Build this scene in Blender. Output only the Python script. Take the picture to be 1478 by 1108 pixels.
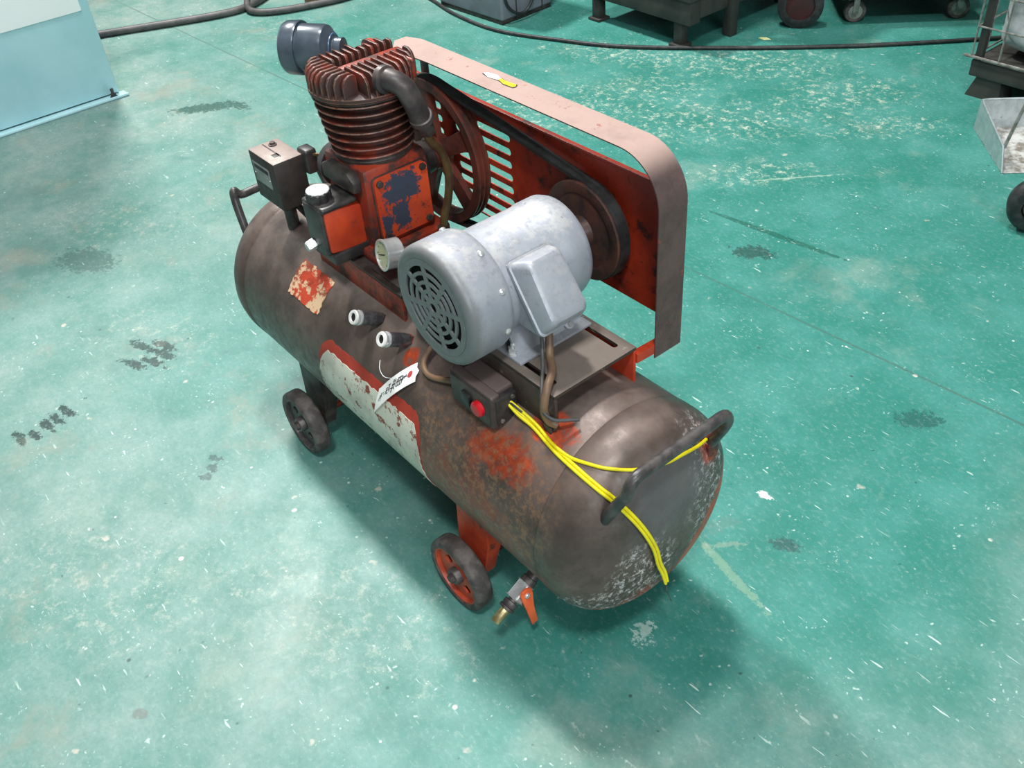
import bpy, bmesh, math, random
from mathutils import Vector, Matrix
random.seed(7)
scene = bpy.context.scene
for o in list(bpy.data.objects): bpy.data.objects.remove(o)
COL = scene.collection
R = math.radians

# ---------------------------------------------------------------- camera
cam_data = bpy.data.cameras.new('camera')
cam = bpy.data.objects.new('camera', cam_data); COL.objects.link(cam)
AX = ((0.636077599, 0.768340454, -0.071121272), (-0.463432134, 0.454092781, 0.760940473), (0.616957004, -0.451057306, 0.644911902))
m = Matrix.Identity(4)
for i in range(3):
    for j in range(3): m[j][i] = AX[i][j]
m.translation = (1.33565511, -0.79609302, 1.54475985)
cam.matrix_world = m
cam_data.sensor_width = 36; cam_data.lens = 1367.785 / 1478 * 36
cam_data.clip_start = 0.05; cam_data.clip_end = 100
scene.camera = cam

# ---------------------------------------------------------------- world + lamps
world = bpy.data.worlds.new('workshop_air'); scene.world = world
world.use_nodes = True
bg = world.node_tree.nodes['Background']
bg.inputs[0].default_value = (0.93, 0.97, 1.0, 1); bg.inputs[1].default_value = 0.05
def area(name, loc, target, sx, sy, power, col=(1, 1, 1)):
    d = bpy.data.lights.new(name, 'AREA'); d.shape = 'RECTANGLE'; d.size = sx; d.size_y = sy; d.energy = power; d.color = col
    o = bpy.data.objects.new(name, d); COL.objects.link(o); o.location = loc
    o.rotation_euler = (Vector(target) - Vector(loc)).to_track_quat('-Z', 'Y').to_euler()
    return o
area('ceiling_lamp', (-1.2, .8, 6.0), (-1.2, .8, 0), 0.7, 0.5, 270, (1, .99, .97))
area('ceiling_lamp', (-4.8, 1.0, 6.0), (-3.4, .6, 0), 0.7, 0.5, 640, (1, .99, .97))
area('ceiling_lamp', (2.6, -1.8, 6.0), (2.2, -1.4, 0), 0.7, 0.5, 220, (.95, .99, 1))  # unseen lamp added to brighten the near floor
area('roof_light', (2.2, -1.6, 7.0), (1.6, -1.2, 0), 4.5, 4.5, 130, (.90, .97, 1))
area('window_light', (5.5, -1.5, 3.2), (-1.0, 0, 0.5), 3.5, 2.2, 230, (.90, .96, 1))
vs = scene.view_settings
vs.view_transform = 'Standard'; vs.look = 'None'; vs.exposure = -0.12; vs.gamma = 1; vs.use_curve_mapping = False

# ---------------------------------------------------------------- shader helpers
def lin(h):
    if isinstance(h, (tuple, list)): c = [v / 255 for v in h[:3]]
    else: c = [int(h[i:i + 2], 16) / 255 for i in (0, 2, 4)]
    return tuple(v / 12.92 if v <= .04045 else ((v + .055) / 1.055) ** 2.4 for v in c) + (1,)
class S:
    def __init__(s, name):
        s.m = bpy.data.materials.new(name); s.m.use_nodes = True
        s.t = s.m.node_tree; s.n = s.t.nodes; s.l = s.t.links
        s.b = s.n['Principled BSDF']; s._co = None
    def co(s):
        if s._co is None: s._co = s.n.new('ShaderNodeTexCoord').outputs['Object']
        return s._co
    def put(s, sock, v):
        if hasattr(v, 'is_output') or isinstance(v, bpy.types.NodeSocket): s.l.new(v, sock)
        elif isinstance(v, (int, float)) and sock.type == 'RGBA': sock.default_value = (v, v, v, 1)
        else: sock.default_value = v
    def math(s, op, a, b=0.0, clamp=False):
        n = s.n.new('ShaderNodeMath'); n.operation = op; n.use_clamp = clamp
        s.put(n.inputs[0], a); s.put(n.inputs[1], b); return n.outputs[0]
    def add(s, a, b): return s.math('ADD', a, b)
    def mul(s, a, b): return s.math('MULTIPLY', a, b)
    def mx(s, a, b): return s.math('MAXIMUM', a, b)
    def rng(s, v, lo, hi, a=0.0, b=1.0):
        n = s.n.new('ShaderNodeMapRange'); n.interpolation_type = 'SMOOTHSTEP'
        s.put(n.inputs['Value'], v); s.put(n.inputs['From Min'], lo); s.put(n.inputs['From Max'], hi)
        s.put(n.inputs['To Min'], a); s.put(n.inputs['To Max'], b); return n.outputs['Result']
    def mapv(s, scale=(1, 1, 1), loc=(0, 0, 0), rot=(0, 0, 0), vec=None):
        n = s.n.new('ShaderNodeMapping'); s.l.new(vec or s.co(), n.inputs[0])
        n.inputs['Scale'].default_value = scale; n.inputs['Location'].default_value = loc; n.inputs['Rotation'].default_value = rot
        return n.outputs[0]
    def noise(s, scale, detail=4.0, rough=.6, vec=None, dist=0.0):
        n = s.n.new('ShaderNodeTexNoise'); s.l.new(vec or s.co(), n.inputs['Vector'])
        n.inputs['Scale'].default_value = scale; n.inputs['Detail'].default_value = detail
        n.inputs['Roughness'].default_value = rough; n.inputs['Distortion'].default_value = dist
        return n.outputs[0]
    def voro(s, scale, vec=None, feature='F1', rnd=1.0):
        n = s.n.new('ShaderNodeTexVoronoi'); n.feature = feature; s.l.new(vec or s.co(), n.inputs['Vector'])
        n.inputs['Scale'].default_value = scale; n.inputs['Randomness'].default_value = rnd
        return n.outputs['Distance']
    def mix(s, f, a, b):
        n = s.n.new('ShaderNodeMix'); n.data_type = 'RGBA'; n.clamp_factor = True
        s.put(n.inputs[0], f); s.put(n.inputs[6], a); s.put(n.inputs[7], b); return n.outputs[2]
    def xyz(s, vec=None):
        n = s.n.new('ShaderNodeSeparateXYZ'); s.l.new(vec or s.co(), n.inputs[0]); return n.outputs
    def nrm(s):
        g = s.n.new('ShaderNodeNewGeometry'); n = s.n.new('ShaderNodeSeparateXYZ'); s.l.new(g.outputs['Normal'], n.inputs[0]); return n.outputs
    def blob(s, c, r, ang=0.0, warp=None, k=0.5, lo=0.0, hi=.35):
        """soft mask of an ellipsoid c/r (object space), its border broken up by a noise"""
        n0 = s.n.new('ShaderNodeMapping'); n0.vector_type = 'TEXTURE'; s.l.new(s.co(), n0.inputs[0])
        n0.inputs['Location'].default_value = c; n0.inputs['Rotation'].default_value = (0, 0, ang); n0.inputs['Scale'].default_value = r
        v = n0.outputs[0]
        n = s.n.new('ShaderNodeVectorMath'); n.operation = 'LENGTH'; s.l.new(v, n.inputs[0])
        d = s.math('SUBTRACT', 1.0, n.outputs['Value'])
        if warp is not None: d = s.add(d, s.mul(s.math('SUBTRACT', warp, .5), k * 2))
        return s.rng(d, lo, hi)
    def edge(s, radius=.002, lo=.02, hi=.12):
        """worn sharp edges"""
        b = s.n.new('ShaderNodeBevel'); b.samples = 4; b.inputs['Radius'].default_value = radius
        g = s.n.new('ShaderNodeNewGeometry'); n = s.n.new('ShaderNodeVectorMath'); n.operation = 'DOT_PRODUCT'
        s.l.new(b.outputs[0], n.inputs[0]); s.l.new(g.outputs['Normal'], n.inputs[1])
        return s.rng(s.math('SUBTRACT', 1.0, n.outputs['Value']), lo, hi)
    def done(s, col, rough=.5, metal=0.0, bump=None, bstr=.3, bdist=.002, spec=.5):
        s.put(s.b.inputs['Base Color'], col); s.put(s.b.inputs['Roughness'], rough); s.put(s.b.inputs['Metallic'], metal)
        s.b.inputs['Specular IOR Level'].default_value = spec
        if bump is not None:
            n = s.n.new('ShaderNodeBump'); n.inputs['Strength'].default_value = bstr; n.inputs['Distance'].default_value = bdist
            s.l.new(bump, n.inputs['Height']); s.l.new(n.outputs[0], s.b.inputs['Normal'])
        return s.m

def simple(name, a, b=None, scale=30, rough=.5, metal=0.0, lo=.4, hi=.65, bstr=0.1, spec=.5):
    s = S(name)
    if b is None: b = a
    n = s.noise(scale, 5)
    return s.done(s.mix(s.rng(n, lo, hi), lin(a), lin(b)), rough, metal, n, bstr, .001, spec)

M = {}
# ---- painted floor
def floor_mat():
    s = S('green_floor_paint')
    big = s.noise(.9, 4, .55); mid = s.noise(4.5, 5, .65); fine = s.noise(28, 5, .7); vfine = s.noise(110, 3, .7)
    x, y, z = s.xyz()
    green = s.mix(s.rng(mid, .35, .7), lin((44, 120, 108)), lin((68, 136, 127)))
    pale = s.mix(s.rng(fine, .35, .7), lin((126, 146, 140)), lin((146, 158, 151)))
    # paint worn pale towards -y / -x, with sky and window glow painted in
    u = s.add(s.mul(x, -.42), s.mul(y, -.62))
    u = s.mx(u, s.add(s.mul(s.add(x, -.80), 2.4), s.mul(y, -.3)))  # window sheen on the near right floor, painted as a pale area
    wear_sheen = s.rng(s.add(u, s.mul(s.math('SUBTRACT', big, .5), 2.6)), -.35, 1.3)
    wear_sheen = s.mul(wear_sheen, s.rng(mid, .2, .75, .35, 1.0))
    col = s.mix(wear_sheen, green, pale)
    # greyish scuffed haze
    hz = s.rng(s.noise(2.2, 5, .7, s.mapv(loc=(3.1, 1.7, 0))), .54, .74)
    col = s.mix(s.mul(hz, .5), col, lin((142, 158, 146)))
    # paint worn to pale concrete in scabby patches
    scab = s.mul(s.rng(s.noise(16, 6, .78, s.mapv(scale=(1, 1.9, 1), rot=(0, 0, .7))), .605, .66), s.rng(s.noise(1.7, 4, .6, s.mapv(loc=(9, 4, 0))), .5, .66))
    col = s.mix(s.mul(scab, .45), col, lin((180, 190, 174)))
    W = s.noise(13, 5, .75); W2 = s.noise(48, 4, .8)
    def st(c, r, a, colr, amt, k=.5, lo=0., hi=.25, tex=None):
        nonlocal col
        f = s.blob((c[0], c[1], 0), (r[0], r[1], 1), a, W if r[1] > .1 else W2, k * (1.5 if r[0] > .1 else 2.4), lo, hi if r[0] > .1 else .3)
        if tex is not None: f = s.mul(f, tex)
        col = s.mix(s.mul(f, amt), col, lin(colr))
    scr = s.rng(s.noise(30, 6, .85), .50, .64)
    for c, r, a in [((-1.28, 1.42), (.45, .22), .6), ((-1.15, 1.78), (.35, .16), .7), ((-.75, 1.75), (.5, .2), .8), ((-1.0, 2.25), (.5, .18), .7), ((-1.45, 2.0), (.45, .15), .5), ((-.55, 2.25), (.3, .2), .8), ((-.3, 2.1), (.25, .1), .9), ((-1.5, 1.1), (.2, .12), .5), ((-.4, 1.55), (.25, .1), .9)]:
        st(c, r, a, (196, 202, 182), .8, .7, -.1, .6, scr)
    for c, r, a in [((-2.9, 1.2), (.3, .2), .3), ((-1.0, -.32), (.25, .15), .2), ((.15, -.42), (.35, .18), .4), ((-1.75, -.15), (.35, .2), .5), ((-.25, -.75), (.35, .2), .5)]:
        st(c, r, a, (186, 186, 174), .45, .6, -.1, .6, scr)
    # oil and tyre marks
    dk = (14, 50, 46)
    st((-2.36, .50), (.16, .045), 1.0, (54, 88, 80), .95, .9); st((-2.28, .60), (.07, .03), .2, (54, 88, 80), .95, .9)
    for px, py in [(-.93, -.40), (-.90, -.355), (-.915, -.32), (-.95, -.30), (-.99, -.35)]: st((px, py), (.05, .016), .35, dk, .95, .8)
    for px, py in [(-.849, -.735), (-.832, -.70), (-.845, -.665), (-.853, -.638), (-.864, -.606)]: st((px, py), (.036, .013), .15, dk, 1.0, .8)
    for px, py in [(-.43, -.40), (-.405, -.42), (-.39, -.445)]: st((px, py), (.02, .012), .3, (52, 80, 78), .8, .9)
    st((-.105, 1.17), (.07, .04), .6, (34, 76, 70), .9, .7)
    st((-.12, 1.29), (.26, .013), .12, (26, 88, 76), .8, .35)
    st((.62, .88), (.06, .034), .8, (32, 88, 82), .9, .6); st((.645, .365), (.035, .022), .6, (48, 84, 82), .85, .6)
    st((.52, .31), (.05, .02), 1.2, (84, 126, 118), .6, .7)
    st((.10, -.81), (.018, .013), .5, (104, 118, 112), .9, .2)
    st((-1.72, -.43), (.09, .05), .6, (138, 148, 136), .6, .8); st((-1.56, -.30), (.12, .07), .5, (64, 98, 90), .8, .9)
    st((.615, .225), (.13, .011), -.2, (128, 158, 132), .55, .9); st((.56, .27), (.05, .008), .9, (150, 160, 140), .35, .9)
    st((.53, .44), (.022, .01), .2, (214, 222, 212), .9, .6); st((.60, .0), (.02, .03), .7, (176, 200, 190), .7, .9)
    st((-.30, 1.60), (.16, .006), .9, (176, 196, 176), .45, .9)
    # fine white scratches and flecks
    for i, (ang, sc, stretch, th) in enumerate([(.55, 15, 7, .70), (2.2, 18, 6, .715), (1.2, 13, 8, .72)]):
        v = s.mapv(scale=(1, stretch, 1), rot=(0, 0, ang), loc=(i * 3.7, i, 0))
        f = s.mul(s.rng(s.noise(sc, 2, .5, v), th, th + .035), s.rng(s.noise(3.3, 3, .6, s.mapv(loc=(i * 5, 2, 0))), .44, .62))
        col = s.mix(s.mul(f, .75), col, lin((206, 222, 212)))
    dots = s.rng(s.voro(34), .13, .085); dots = s.mul(dots, s.rng(s.noise(19, 2, .5, s.mapv(loc=(4, 4, 0))), .60, .66))
    col = s.mix(s.mul(dots, .85), col, lin((214, 226, 216)))
    dots2 = s.mul(s.rng(s.voro(14, s.mapv(loc=(2.3, 1.1, 0))), .1, .07), s.rng(s.noise(7, 2, .5, s.mapv(loc=(1, 8, 0))), .6, .64))
    col = s.mix(s.mul(dots2, .75), col, lin((210, 208, 196)))
    blk = s.mul(s.rng(s.voro(11, s.mapv(loc=(5.3, 2.1, 0))), .06, .035), s.rng(s.noise(6, 2, .5, s.mapv(loc=(7, 3, 0))), .55, .6))
    col = s.mix(s.mul(blk, .8), col, lin((44, 70, 68)))
    col = s.mix(s.rng(vfine, .35, .75, 0, .2), col, lin((40, 90, 80)))
    col = s.mix(s.rng(s.noise(60, 4, .8, s.mapv(scale=(1, 1.6, 1), rot=(0, 0, .6), loc=(6, 2, 0))), .5, .72, 0, .3), col, lin((150, 178, 166)))
    wv = s.n.new('ShaderNodeVectorMath'); wv.operation = 'ADD'; s.l.new(s.co(), wv.inputs[0])
    nz_ = s.n.new('ShaderNodeTexNoise'); nz_.inputs['Scale'].default_value = 40; nz_.inputs['Detail'].default_value = 3; s.l.new(s.co(), nz_.inputs['Vector'])
    sc_ = s.n.new('ShaderNodeVectorMath'); sc_.operation = 'SCALE'; sc_.inputs['Scale'].default_value = .03; s.l.new(nz_.outputs['Color'], sc_.inputs[0]); s.l.new(sc_.outputs[0], wv.inputs[1])
    wvec = wv.outputs[0]
    for i, (sc, d0, d1, th, amt, cc_) in enumerate([(24, .15, .08, .60, .55, (200, 212, 202)), (52, .19, .11, .575, .55, (198, 216, 208)), (95, .23, .13, .56, .5, (192, 212, 204)), (9, .10, .06, .55, .6, (196, 186, 172)), (30, .12, .07, .57, .75, (40, 76, 72)), (7.5, .085, .05, .56, .7, (70, 104, 98))]):
        vd = s.rng(s.voro(sc, s.mapv(loc=(i * 1.7, i * 2.9, 0), vec=wvec)), d0, d1)
        vd = s.mul(vd, s.rng(s.noise(5.5 + 3 * i, 3, .6, s.mapv(loc=(i * 6.1, 3.3 * i, 0))), th, th + .07))
        col = s.mix(s.mul(vd, amt), col, lin(cc_))
    # brownish trodden dirt
    br = s.mul(s.rng(s.noise(3.0, 5, .72, s.mapv(loc=(1.9, 7.7, 0))), .53, .70), s.rng(u, -.2, .6))
    col = s.mix(s.mul(br, .55), col, lin((134, 136, 124)))
    dkp = s.rng(s.noise(2.4, 4, .65, s.mapv(loc=(8.1, 2.2, 0))), .56, .72)
    col = s.mix(s.mul(dkp, .4), col, lin((48, 104, 96)))
    # expansion joint scored in the slab
    jl = s.math('ABSOLUTE', s.math('SUBTRACT', y, s.add(s.mul(x, .052), .988)))
    jl = s.mul(s.rng(jl, .0055, .002), s.rng(mid, .3, .6, .3, 1))
    col = s.mix(s.mul(jl, .55), col, lin((70, 88, 80)))
    ro = s.rng(s.noise(6, 5, .7), .3, .75, .42, .58)
    ro = s.add(ro, s.mul(scab, .25))
    return s.done(col, ro, 0, fine, .06, .002, .38)
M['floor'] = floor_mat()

# ---- compressor paints
def tank_mat():
    s = S('grimy_tank_paint')
    x, y, z = s.xyz(); nx, ny, nz = s.nrm()
    a = s.noise(7, 6, .65); b = s.noise(40, 6, .75); c = s.noise(130, 4, .7); d = s.noise(18, 8, .75, s.mapv(loc=(2, 3, 1)))
    col = s.mix(s.rng(a, .3, .7), lin((72, 61, 55)), lin((104, 89, 81)))
    col = s.mix(s.mul(s.rng(b, .45, .75), .5), col, lin((58, 50, 47)))
    # patchy paler tone on what faces up
    top_pale = s.mul(s.rng(nz, .35, 1.0), s.rng(a, .3, .65))
    col = s.mix(s.mul(top_pale, .55), col, lin((140, 124, 116)))
    # orange paint still showing
    o = s.blob((.41, -.145, .445), (.10, .07, .045), 0, d, 1.0, 0, .5)
    o = s.mx(o, s.mul(s.blob((.34, -.19, .29), (.20, .16, .13), 0, d, 1.2, 0, .6), .4))
    o = s.mx(o, s.mul(s.rng(s.add(z, s.mul(s.math('SUBTRACT', d, .5), .22)), .215, .165), .9))
    o = s.mx(o, s.blob((.63, .115, .44), (.04, .035, .05), 0, d, .6, 0, .3))
    o = s.mx(o, s.blob((.47, -.09, .50), (.05, .04, .03), 0, d, .8, 0, .3))
    o = s.mx(o, s.blob((.12, -.13, .47), (.02, .02, .03), 0, d, .6, 0, .3))
    o = s.mul(o, s.rng(b, .38, .5, .35, 1))
    col = s.mix(o, col, s.mix(s.rng(b, .35, .7), lin((150, 52, 28)), lin((196, 84, 48))))
    # brown rust freckles between
    ru = s.mul(s.blob((.36, -.17, .36), (.26, .2, .2), 0, a, .7, 0, .5), s.rng(s.noise(75, 6, .8), .47, .6))
    col = s.mix(s.mul(ru, .75), col, lin((146, 108, 82)))
    # whitish scale on the end
    sp = s.rng(s.noise(85, 7, .85), .50, .62)
    w = s.mx(s.mx(s.blob((.64, -.06, .24), (.06, .10, .12), 0, d, .9, 0, .5), s.blob((.61, .10, .36), (.07, .075, .17), 0, d, .9, 0, .5)), s.blob((.6, -.10, .2), (.08, .14, .10), 0, d, .9, 0, .5))
    w = s.mul(w, sp)
    col = s.mix(s.mul(w, .95), col, lin((226, 216, 214)))
    # bare polished grey on the end
    g = s.blob((.645, 0, .42), (.05, .15, .12), 0, a, .8, 0, .6)
    col = s.mix(s.mul(g, .45), col, lin((118, 116, 122)))
    rimv = s.add(s.mul(y, .8), s.mul(s.math('SUBTRACT', .3234, z), .6))
    rv = s.mul(s.rng(s.add(rimv, s.mul(s.math('SUBTRACT', d, .5), .10)), .098, .122), s.rng(x, .48, .56))
    col = s.mix(s.mul(rv, s.rng(b, .36, .46, .5, 1)), col, s.mix(s.rng(b, .35, .7), lin((170, 62, 38)), lin((206, 96, 62))))
    ro = s.rng(b, .3, .7, .34, .52)
    return s.done(col, ro, 0.25, b, .25, .002)
M['tank'] = tank_mat()

def orange_mat(name, chip=.5, grime=.5, a=(204, 72, 36), b=(168, 52, 28), dark=(52, 40, 36), edges=False):
    s = S(name)
    n1 = s.noise(22, 7, .72); n2 = s.noise(70, 6, .75); n3 = s.noise(9, 4, .6)
    col = s.mix(s.rng(n3, .35, .65), lin(a), lin(b))
    col = s.mix(s.mul(s.rng(n1, .62 - .2 * grime, .72 - .12 * grime), .92), col, lin(dark))
    col = s.mix(s.mul(s.rng(n2, .70 - .14 * chip, .74 - .14 * chip), .9), col, lin((60, 44, 40)))
    if edges: col = s.mix(s.mul(s.edge(.003), s.rng(n2, .35, .6)), col, lin((168, 120, 100)))
    return s.done(col, s.rng(n1, .3, .7, .32, .55), 0, n2, .25, .0015)
M['orange'] = orange_mat('orange_paint', .35, .15)
M['orange_dirty'] = orange_mat('grimy_orange_paint', .5, .85, (164, 58, 32), (122, 42, 27))
M['orange_plate'] = orange_mat('guard_orange_paint', .6, .55, (182, 58, 33), (146, 45, 28), (46, 30, 26))
M['wheel_orange'] = orange_mat('wheel_orange_paint', .4, .35, (192, 78, 48), (168, 62, 38), (58, 42, 38))
M['fin'] = orange_mat('cast_fin_paint', .7, 1.5, (138, 50, 32), (92, 38, 29), (58, 44, 40), True)
M['pulley'] = orange_mat('pulley_grime', .4, .9, (92, 56, 46), (70, 50, 44), (46, 39, 36))
M['fly'] = orange_mat('flywheel_paint', .4, .7, (104, 50, 38), (78, 40, 32), (44, 34, 31))
def cover_mat():
    s = S('chipped_cover_paint')
    n1 = s.noise(26, 7, .7); n2 = s.noise(80, 6, .75); n5 = s.noise(55, 8, .8)
    col = s.mix(s.rng(s.noise(9), .35, .65), lin((206, 74, 36)), lin((184, 60, 30)))
    col = s.mix(s.mul(s.rng(n1, .58, .66), .85), col, lin((60, 40, 36)))
    c = s.mx(s.blob((-.07, .022, .688), (.05, .044, .032), 0, n5, 1.5, 0, .06), s.blob((-.07, .012, .635), (.05, .020, .036), 0, n5, 2.0, 0, .06))
    c = s.mx(c, s.blob((-.07, -.022, .625), (.05, .011, .035), 0, n5, 2.0, 0, .06))
    col = s.mix(c, col, lin((58, 62, 78)))
    col = s.mix(s.mul(s.rng(n2, .62, .66), .8), col, lin((70, 44, 40)))
    return s.done(col, .42, 0, s.math('SUBTRACT', 1.0, c), .3, .001)
M['cover'] = cover_mat()
def dusty(name, base, dustc, amt=.8, rough=.6, metal=0.2, sc=25, spots=None):
    s = S(name); nx, ny, nz = s.nrm(); n = s.noise(sc, 6, .7); n2 = s.noise(90, 5, .75)
    col = s.mix(s.rng(n, .35, .7), lin(base), lin(tuple(int(v * .75) for v in base)))
    col = s.mix(s.mul(s.mul(s.rng(nz, .55, .97), s.rng(n, .2, .55, .7, 1)), amt), col, lin(dustc))
    if spots: col = s.mix(s.mul(s.rng(s.noise(34, 7, .75), .62, .66), .85), col, lin(spots))
    return s.done(col, s.rng(n2, .3, .7, rough - .1, rough + .1), metal, n2, .15, .001)
M['rim'] = dusty('guard_rim_metal', (96, 78, 74), (170, 144, 134), .95, .6, .1, 14, (140, 72, 52))
M['brown_box'] = dusty('brown_switch_paint', (72, 60, 58), (112, 96, 92), .7, .55, .1)
M['switch_box'] = dusty('sooty_switch_paint', (58, 52, 50), (150, 134, 126), .95, .55, .1)
M['base_steel'] = dusty('worn_base_plate', (84, 72, 66), (134, 122, 112), .8, .55, .3, 12, (170, 160, 146))
M['grime'] = simple('oily_grime', (44, 38, 36), (72, 62, 58), 30, .5)
M['oil_black'] = simple('oily_black_casting', (40, 38, 38), (62, 58, 56), 40, .42)
M['cast_brown'] = simple('sooty_pipe', (66, 60, 60), (92, 84, 82), 26, .45, .3)
M['steel'] = simple('dull_steel', (120, 118, 116), (168, 164, 160), 50, .35, .8)
M['chrome'] = simple('bright_plated_metal', (200, 200, 200), (226, 226, 224), 30, .24, .55)
M['coupler_dark'] = simple('knurled_dark_sleeve', (78, 76, 80), (116, 114, 116), 60, .35, .7)
M['brass'] = simple('knurled_brass', (150, 136, 96), (186, 172, 130), 90, .4, .7)
M['copper'] = simple('tarnished_copper_pipe', (112, 90, 56), (86, 66, 46), 18, .42, .5)
M['rubber'] = simple('worn_rubber', (62, 56, 54), (96, 88, 84), 35, .62)
M['black_rubber'] = simple('black_rubber', (32, 34, 34), (52, 54, 54), 35, .55)
M['handle'] = simple('handle_grey_black', (54, 52, 52), (80, 76, 74), 40, .38)
M['black'] = simple('black_plastic', (24, 26, 26), (36, 38, 38), 30, .4)
M['void'] = simple('recess_shade_black', (10, 11, 11), (16, 17, 17), 30, .8)  # near-black colour carries the shade inside openings
M['red_button'] = simple('red_button_plastic', (196, 22, 34), (176, 18, 30), 20, .35)
M['yellow'] = simple('yellow_wire_sheath', (236, 220, 24), (222, 204, 20), 20, .45)
M['grey_wire'] = simple('dark_grey_cable', (66, 66, 66), (84, 82, 80), 20, .5)
M['brown_cable'] = simple('brown_rubber_cable', (126, 98, 74), (104, 80, 62), 25, .5)
M['lever'] = simple('orange_lever_coat', (236, 104, 56), (222, 92, 48), 30, .4)
M['white_plastic'] = simple('white_plastic_cap', (226, 224, 220), (206, 204, 198), 26, .5)
M['dial'] = simple('yellowed_dial', (206, 200, 160), (180, 176, 138), 40, .3)
M['filter'] = simple('blue_grey_filter_plastic', (62, 72, 82), (84, 94, 104), 12, .28, .15)
M['filter_blue'] = simple('blue_seal', (70, 98, 132), (86, 110, 140), 20, .3)
M['paper'] = simple('white_paper', (246, 244, 240), (240, 238, 234), 12, .7)
M['ink'] = simple('black_ink', (34, 34, 38), (46, 46, 50), 20, .6)
M['stamp'] = simple('red_stamp_ink', (206, 92, 92), (190, 70, 72), 60, .6)
M['label'] = simple('silver_label', (150, 148, 146), (132, 130, 128), 60, .4, .3)
M['yellow_vinyl'] = simple('yellow_vinyl', (240, 226, 30), (230, 214, 28), 20, .45)
def motor_mat():
    s = S('grey_motor_paint'); nx, ny, nz = s.nrm()
    n = s.noise(16, 6, .7); n2 = s.noise(60, 6, .75); n3 = s.noise(5, 4, .6)
    col = s.mix(s.rng(n3, .35, .65), lin((146, 150, 158)), lin((160, 163, 170)))
    col = s.mix(s.mul(s.rng(n2, .5, .72), .45), col, lin((110, 110, 111)))
    up = s.rng(nz, .3, .9); n4 = s.noise(38, 7, .75)
    col = s.mix(s.mul(s.mul(up, s.rng(n4, .45, .62)), .45), col, lin((192, 188, 181)))
    col = s.mix(s.mul(s.mul(up, s.rng(n, .56, .68)), .45), col, lin((120, 114, 106)))
    col = s.mix(s.mul(s.rng(s.noise(90, 5, .8), .63, .68), .5), col, lin((86, 84, 82)))
    # grimed fan end
    x, y, z = s.xyz()
    col = s.mix(s.mul(s.rng(s.add(y, s.mul(s.math('SUBTRACT', n, .5), .03)), -.140, -.162), .8), col, lin((100, 101, 99)))
    return s.done(col, s.rng(n2, .3, .7, .38, .55), .15, n2, .12, .001)
M['motor'] = motor_mat()
def remnant(name, base, spotc, spotc2, th=.58):
    s = S(name); n = s.noise(34, 6, .7); n2 = s.noise(22, 5, .7, s.mapv(loc=(5, 1, 2))); n3 = s.noise(80, 6, .75)
    col = s.mix(s.rng(s.noise(10), .4, .65), lin(base), lin(tuple(int(v * .86) for v in base)))
    col = s.mix(s.rng(n, th, th + .05), col, lin(spotc)); col = s.mix(s.mul(s.rng(n2, th + .03, th + .1), .9), col, lin(spotc2))
    col = s.mix(s.mul(s.rng(n3, .6, .66), .6), col, lin((70, 60, 52)))
    return s.done(col, .6, 0, n, .3, .001)
M['white_remnant'] = remnant('torn_white_sticker', (212, 210, 194), (138, 64, 46), (122, 110, 80), .56)
M['red_remnant'] = remnant('torn_red_sticker', (190, 66, 38), (208, 176, 140), (140, 58, 38), .49)
M['red_band'] = remnant('bare_red_paint', (166, 52, 34), (120, 46, 34), (196, 170, 140), .62)
# ---- surroundings
def cab_mat():
    s = S('pale_blue_steel_paint'); n = s.noise(5, 4, .6)
    return s.done(s.mix(s.rng(n, .3, .7), lin((166, 208, 214)), lin((180, 218, 224))), .35, 0)
M['cabinet'] = cab_mat()
M['white_panel'] = simple('white_panel_paint', (255, 255, 254), (252, 252, 250), 3, .4)
M['case_grey'] = simple('grey_moulded_plastic', (136, 138, 150), (118, 120, 128), 5, .5)
M['bench'] = simple('dirty_dark_steel', (58, 56, 52), (42, 42, 40), 9, .6)
M['galv'] = None
def galv():
    s = S('galvanised_sheet'); n = s.noise(30, 5, .7); v = s.noise(55, 5, .7); x, y, z = s.xyz()
    col = s.mix(s.rng(n, .35, .65), lin((168, 178, 180)), lin((190, 198, 200)))
    return s.done(s.mix(s.mul(s.rng(v, .63, .68), .8), col, lin((66, 70, 74))), .35, .55)
M['galv'] = galv()
def pan_floor():
    s = S('dirty_pan_floor'); n = s.noise(14, 6, .7)
    return s.done(s.mix(s.rng(n, .42, .6), lin((204, 204, 200)), lin((128, 120, 108))), .5, .3)
M['pan_floor'] = pan_floor()
M['wire'] = simple('galvanised_wire', (150, 150, 144), (112, 110, 104), 40, .4, .5)
M['sack'] = simple('white_plastic_sheet', (196, 196, 198), (150, 150, 152), 7, .35)
M['wood'] = simple('brown_timber', (140, 96, 66), (112, 76, 52), 20, .7)
M['dark_red'] = simple('shaded_red_paint', (66, 26, 28), (52, 24, 26), 20, .5)  # red darkened so the colour carries the shade by the bench
M['scrap'] = simple('pale_yellow_scrap', (222, 224, 150), (236, 236, 210), 30, .6)

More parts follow.
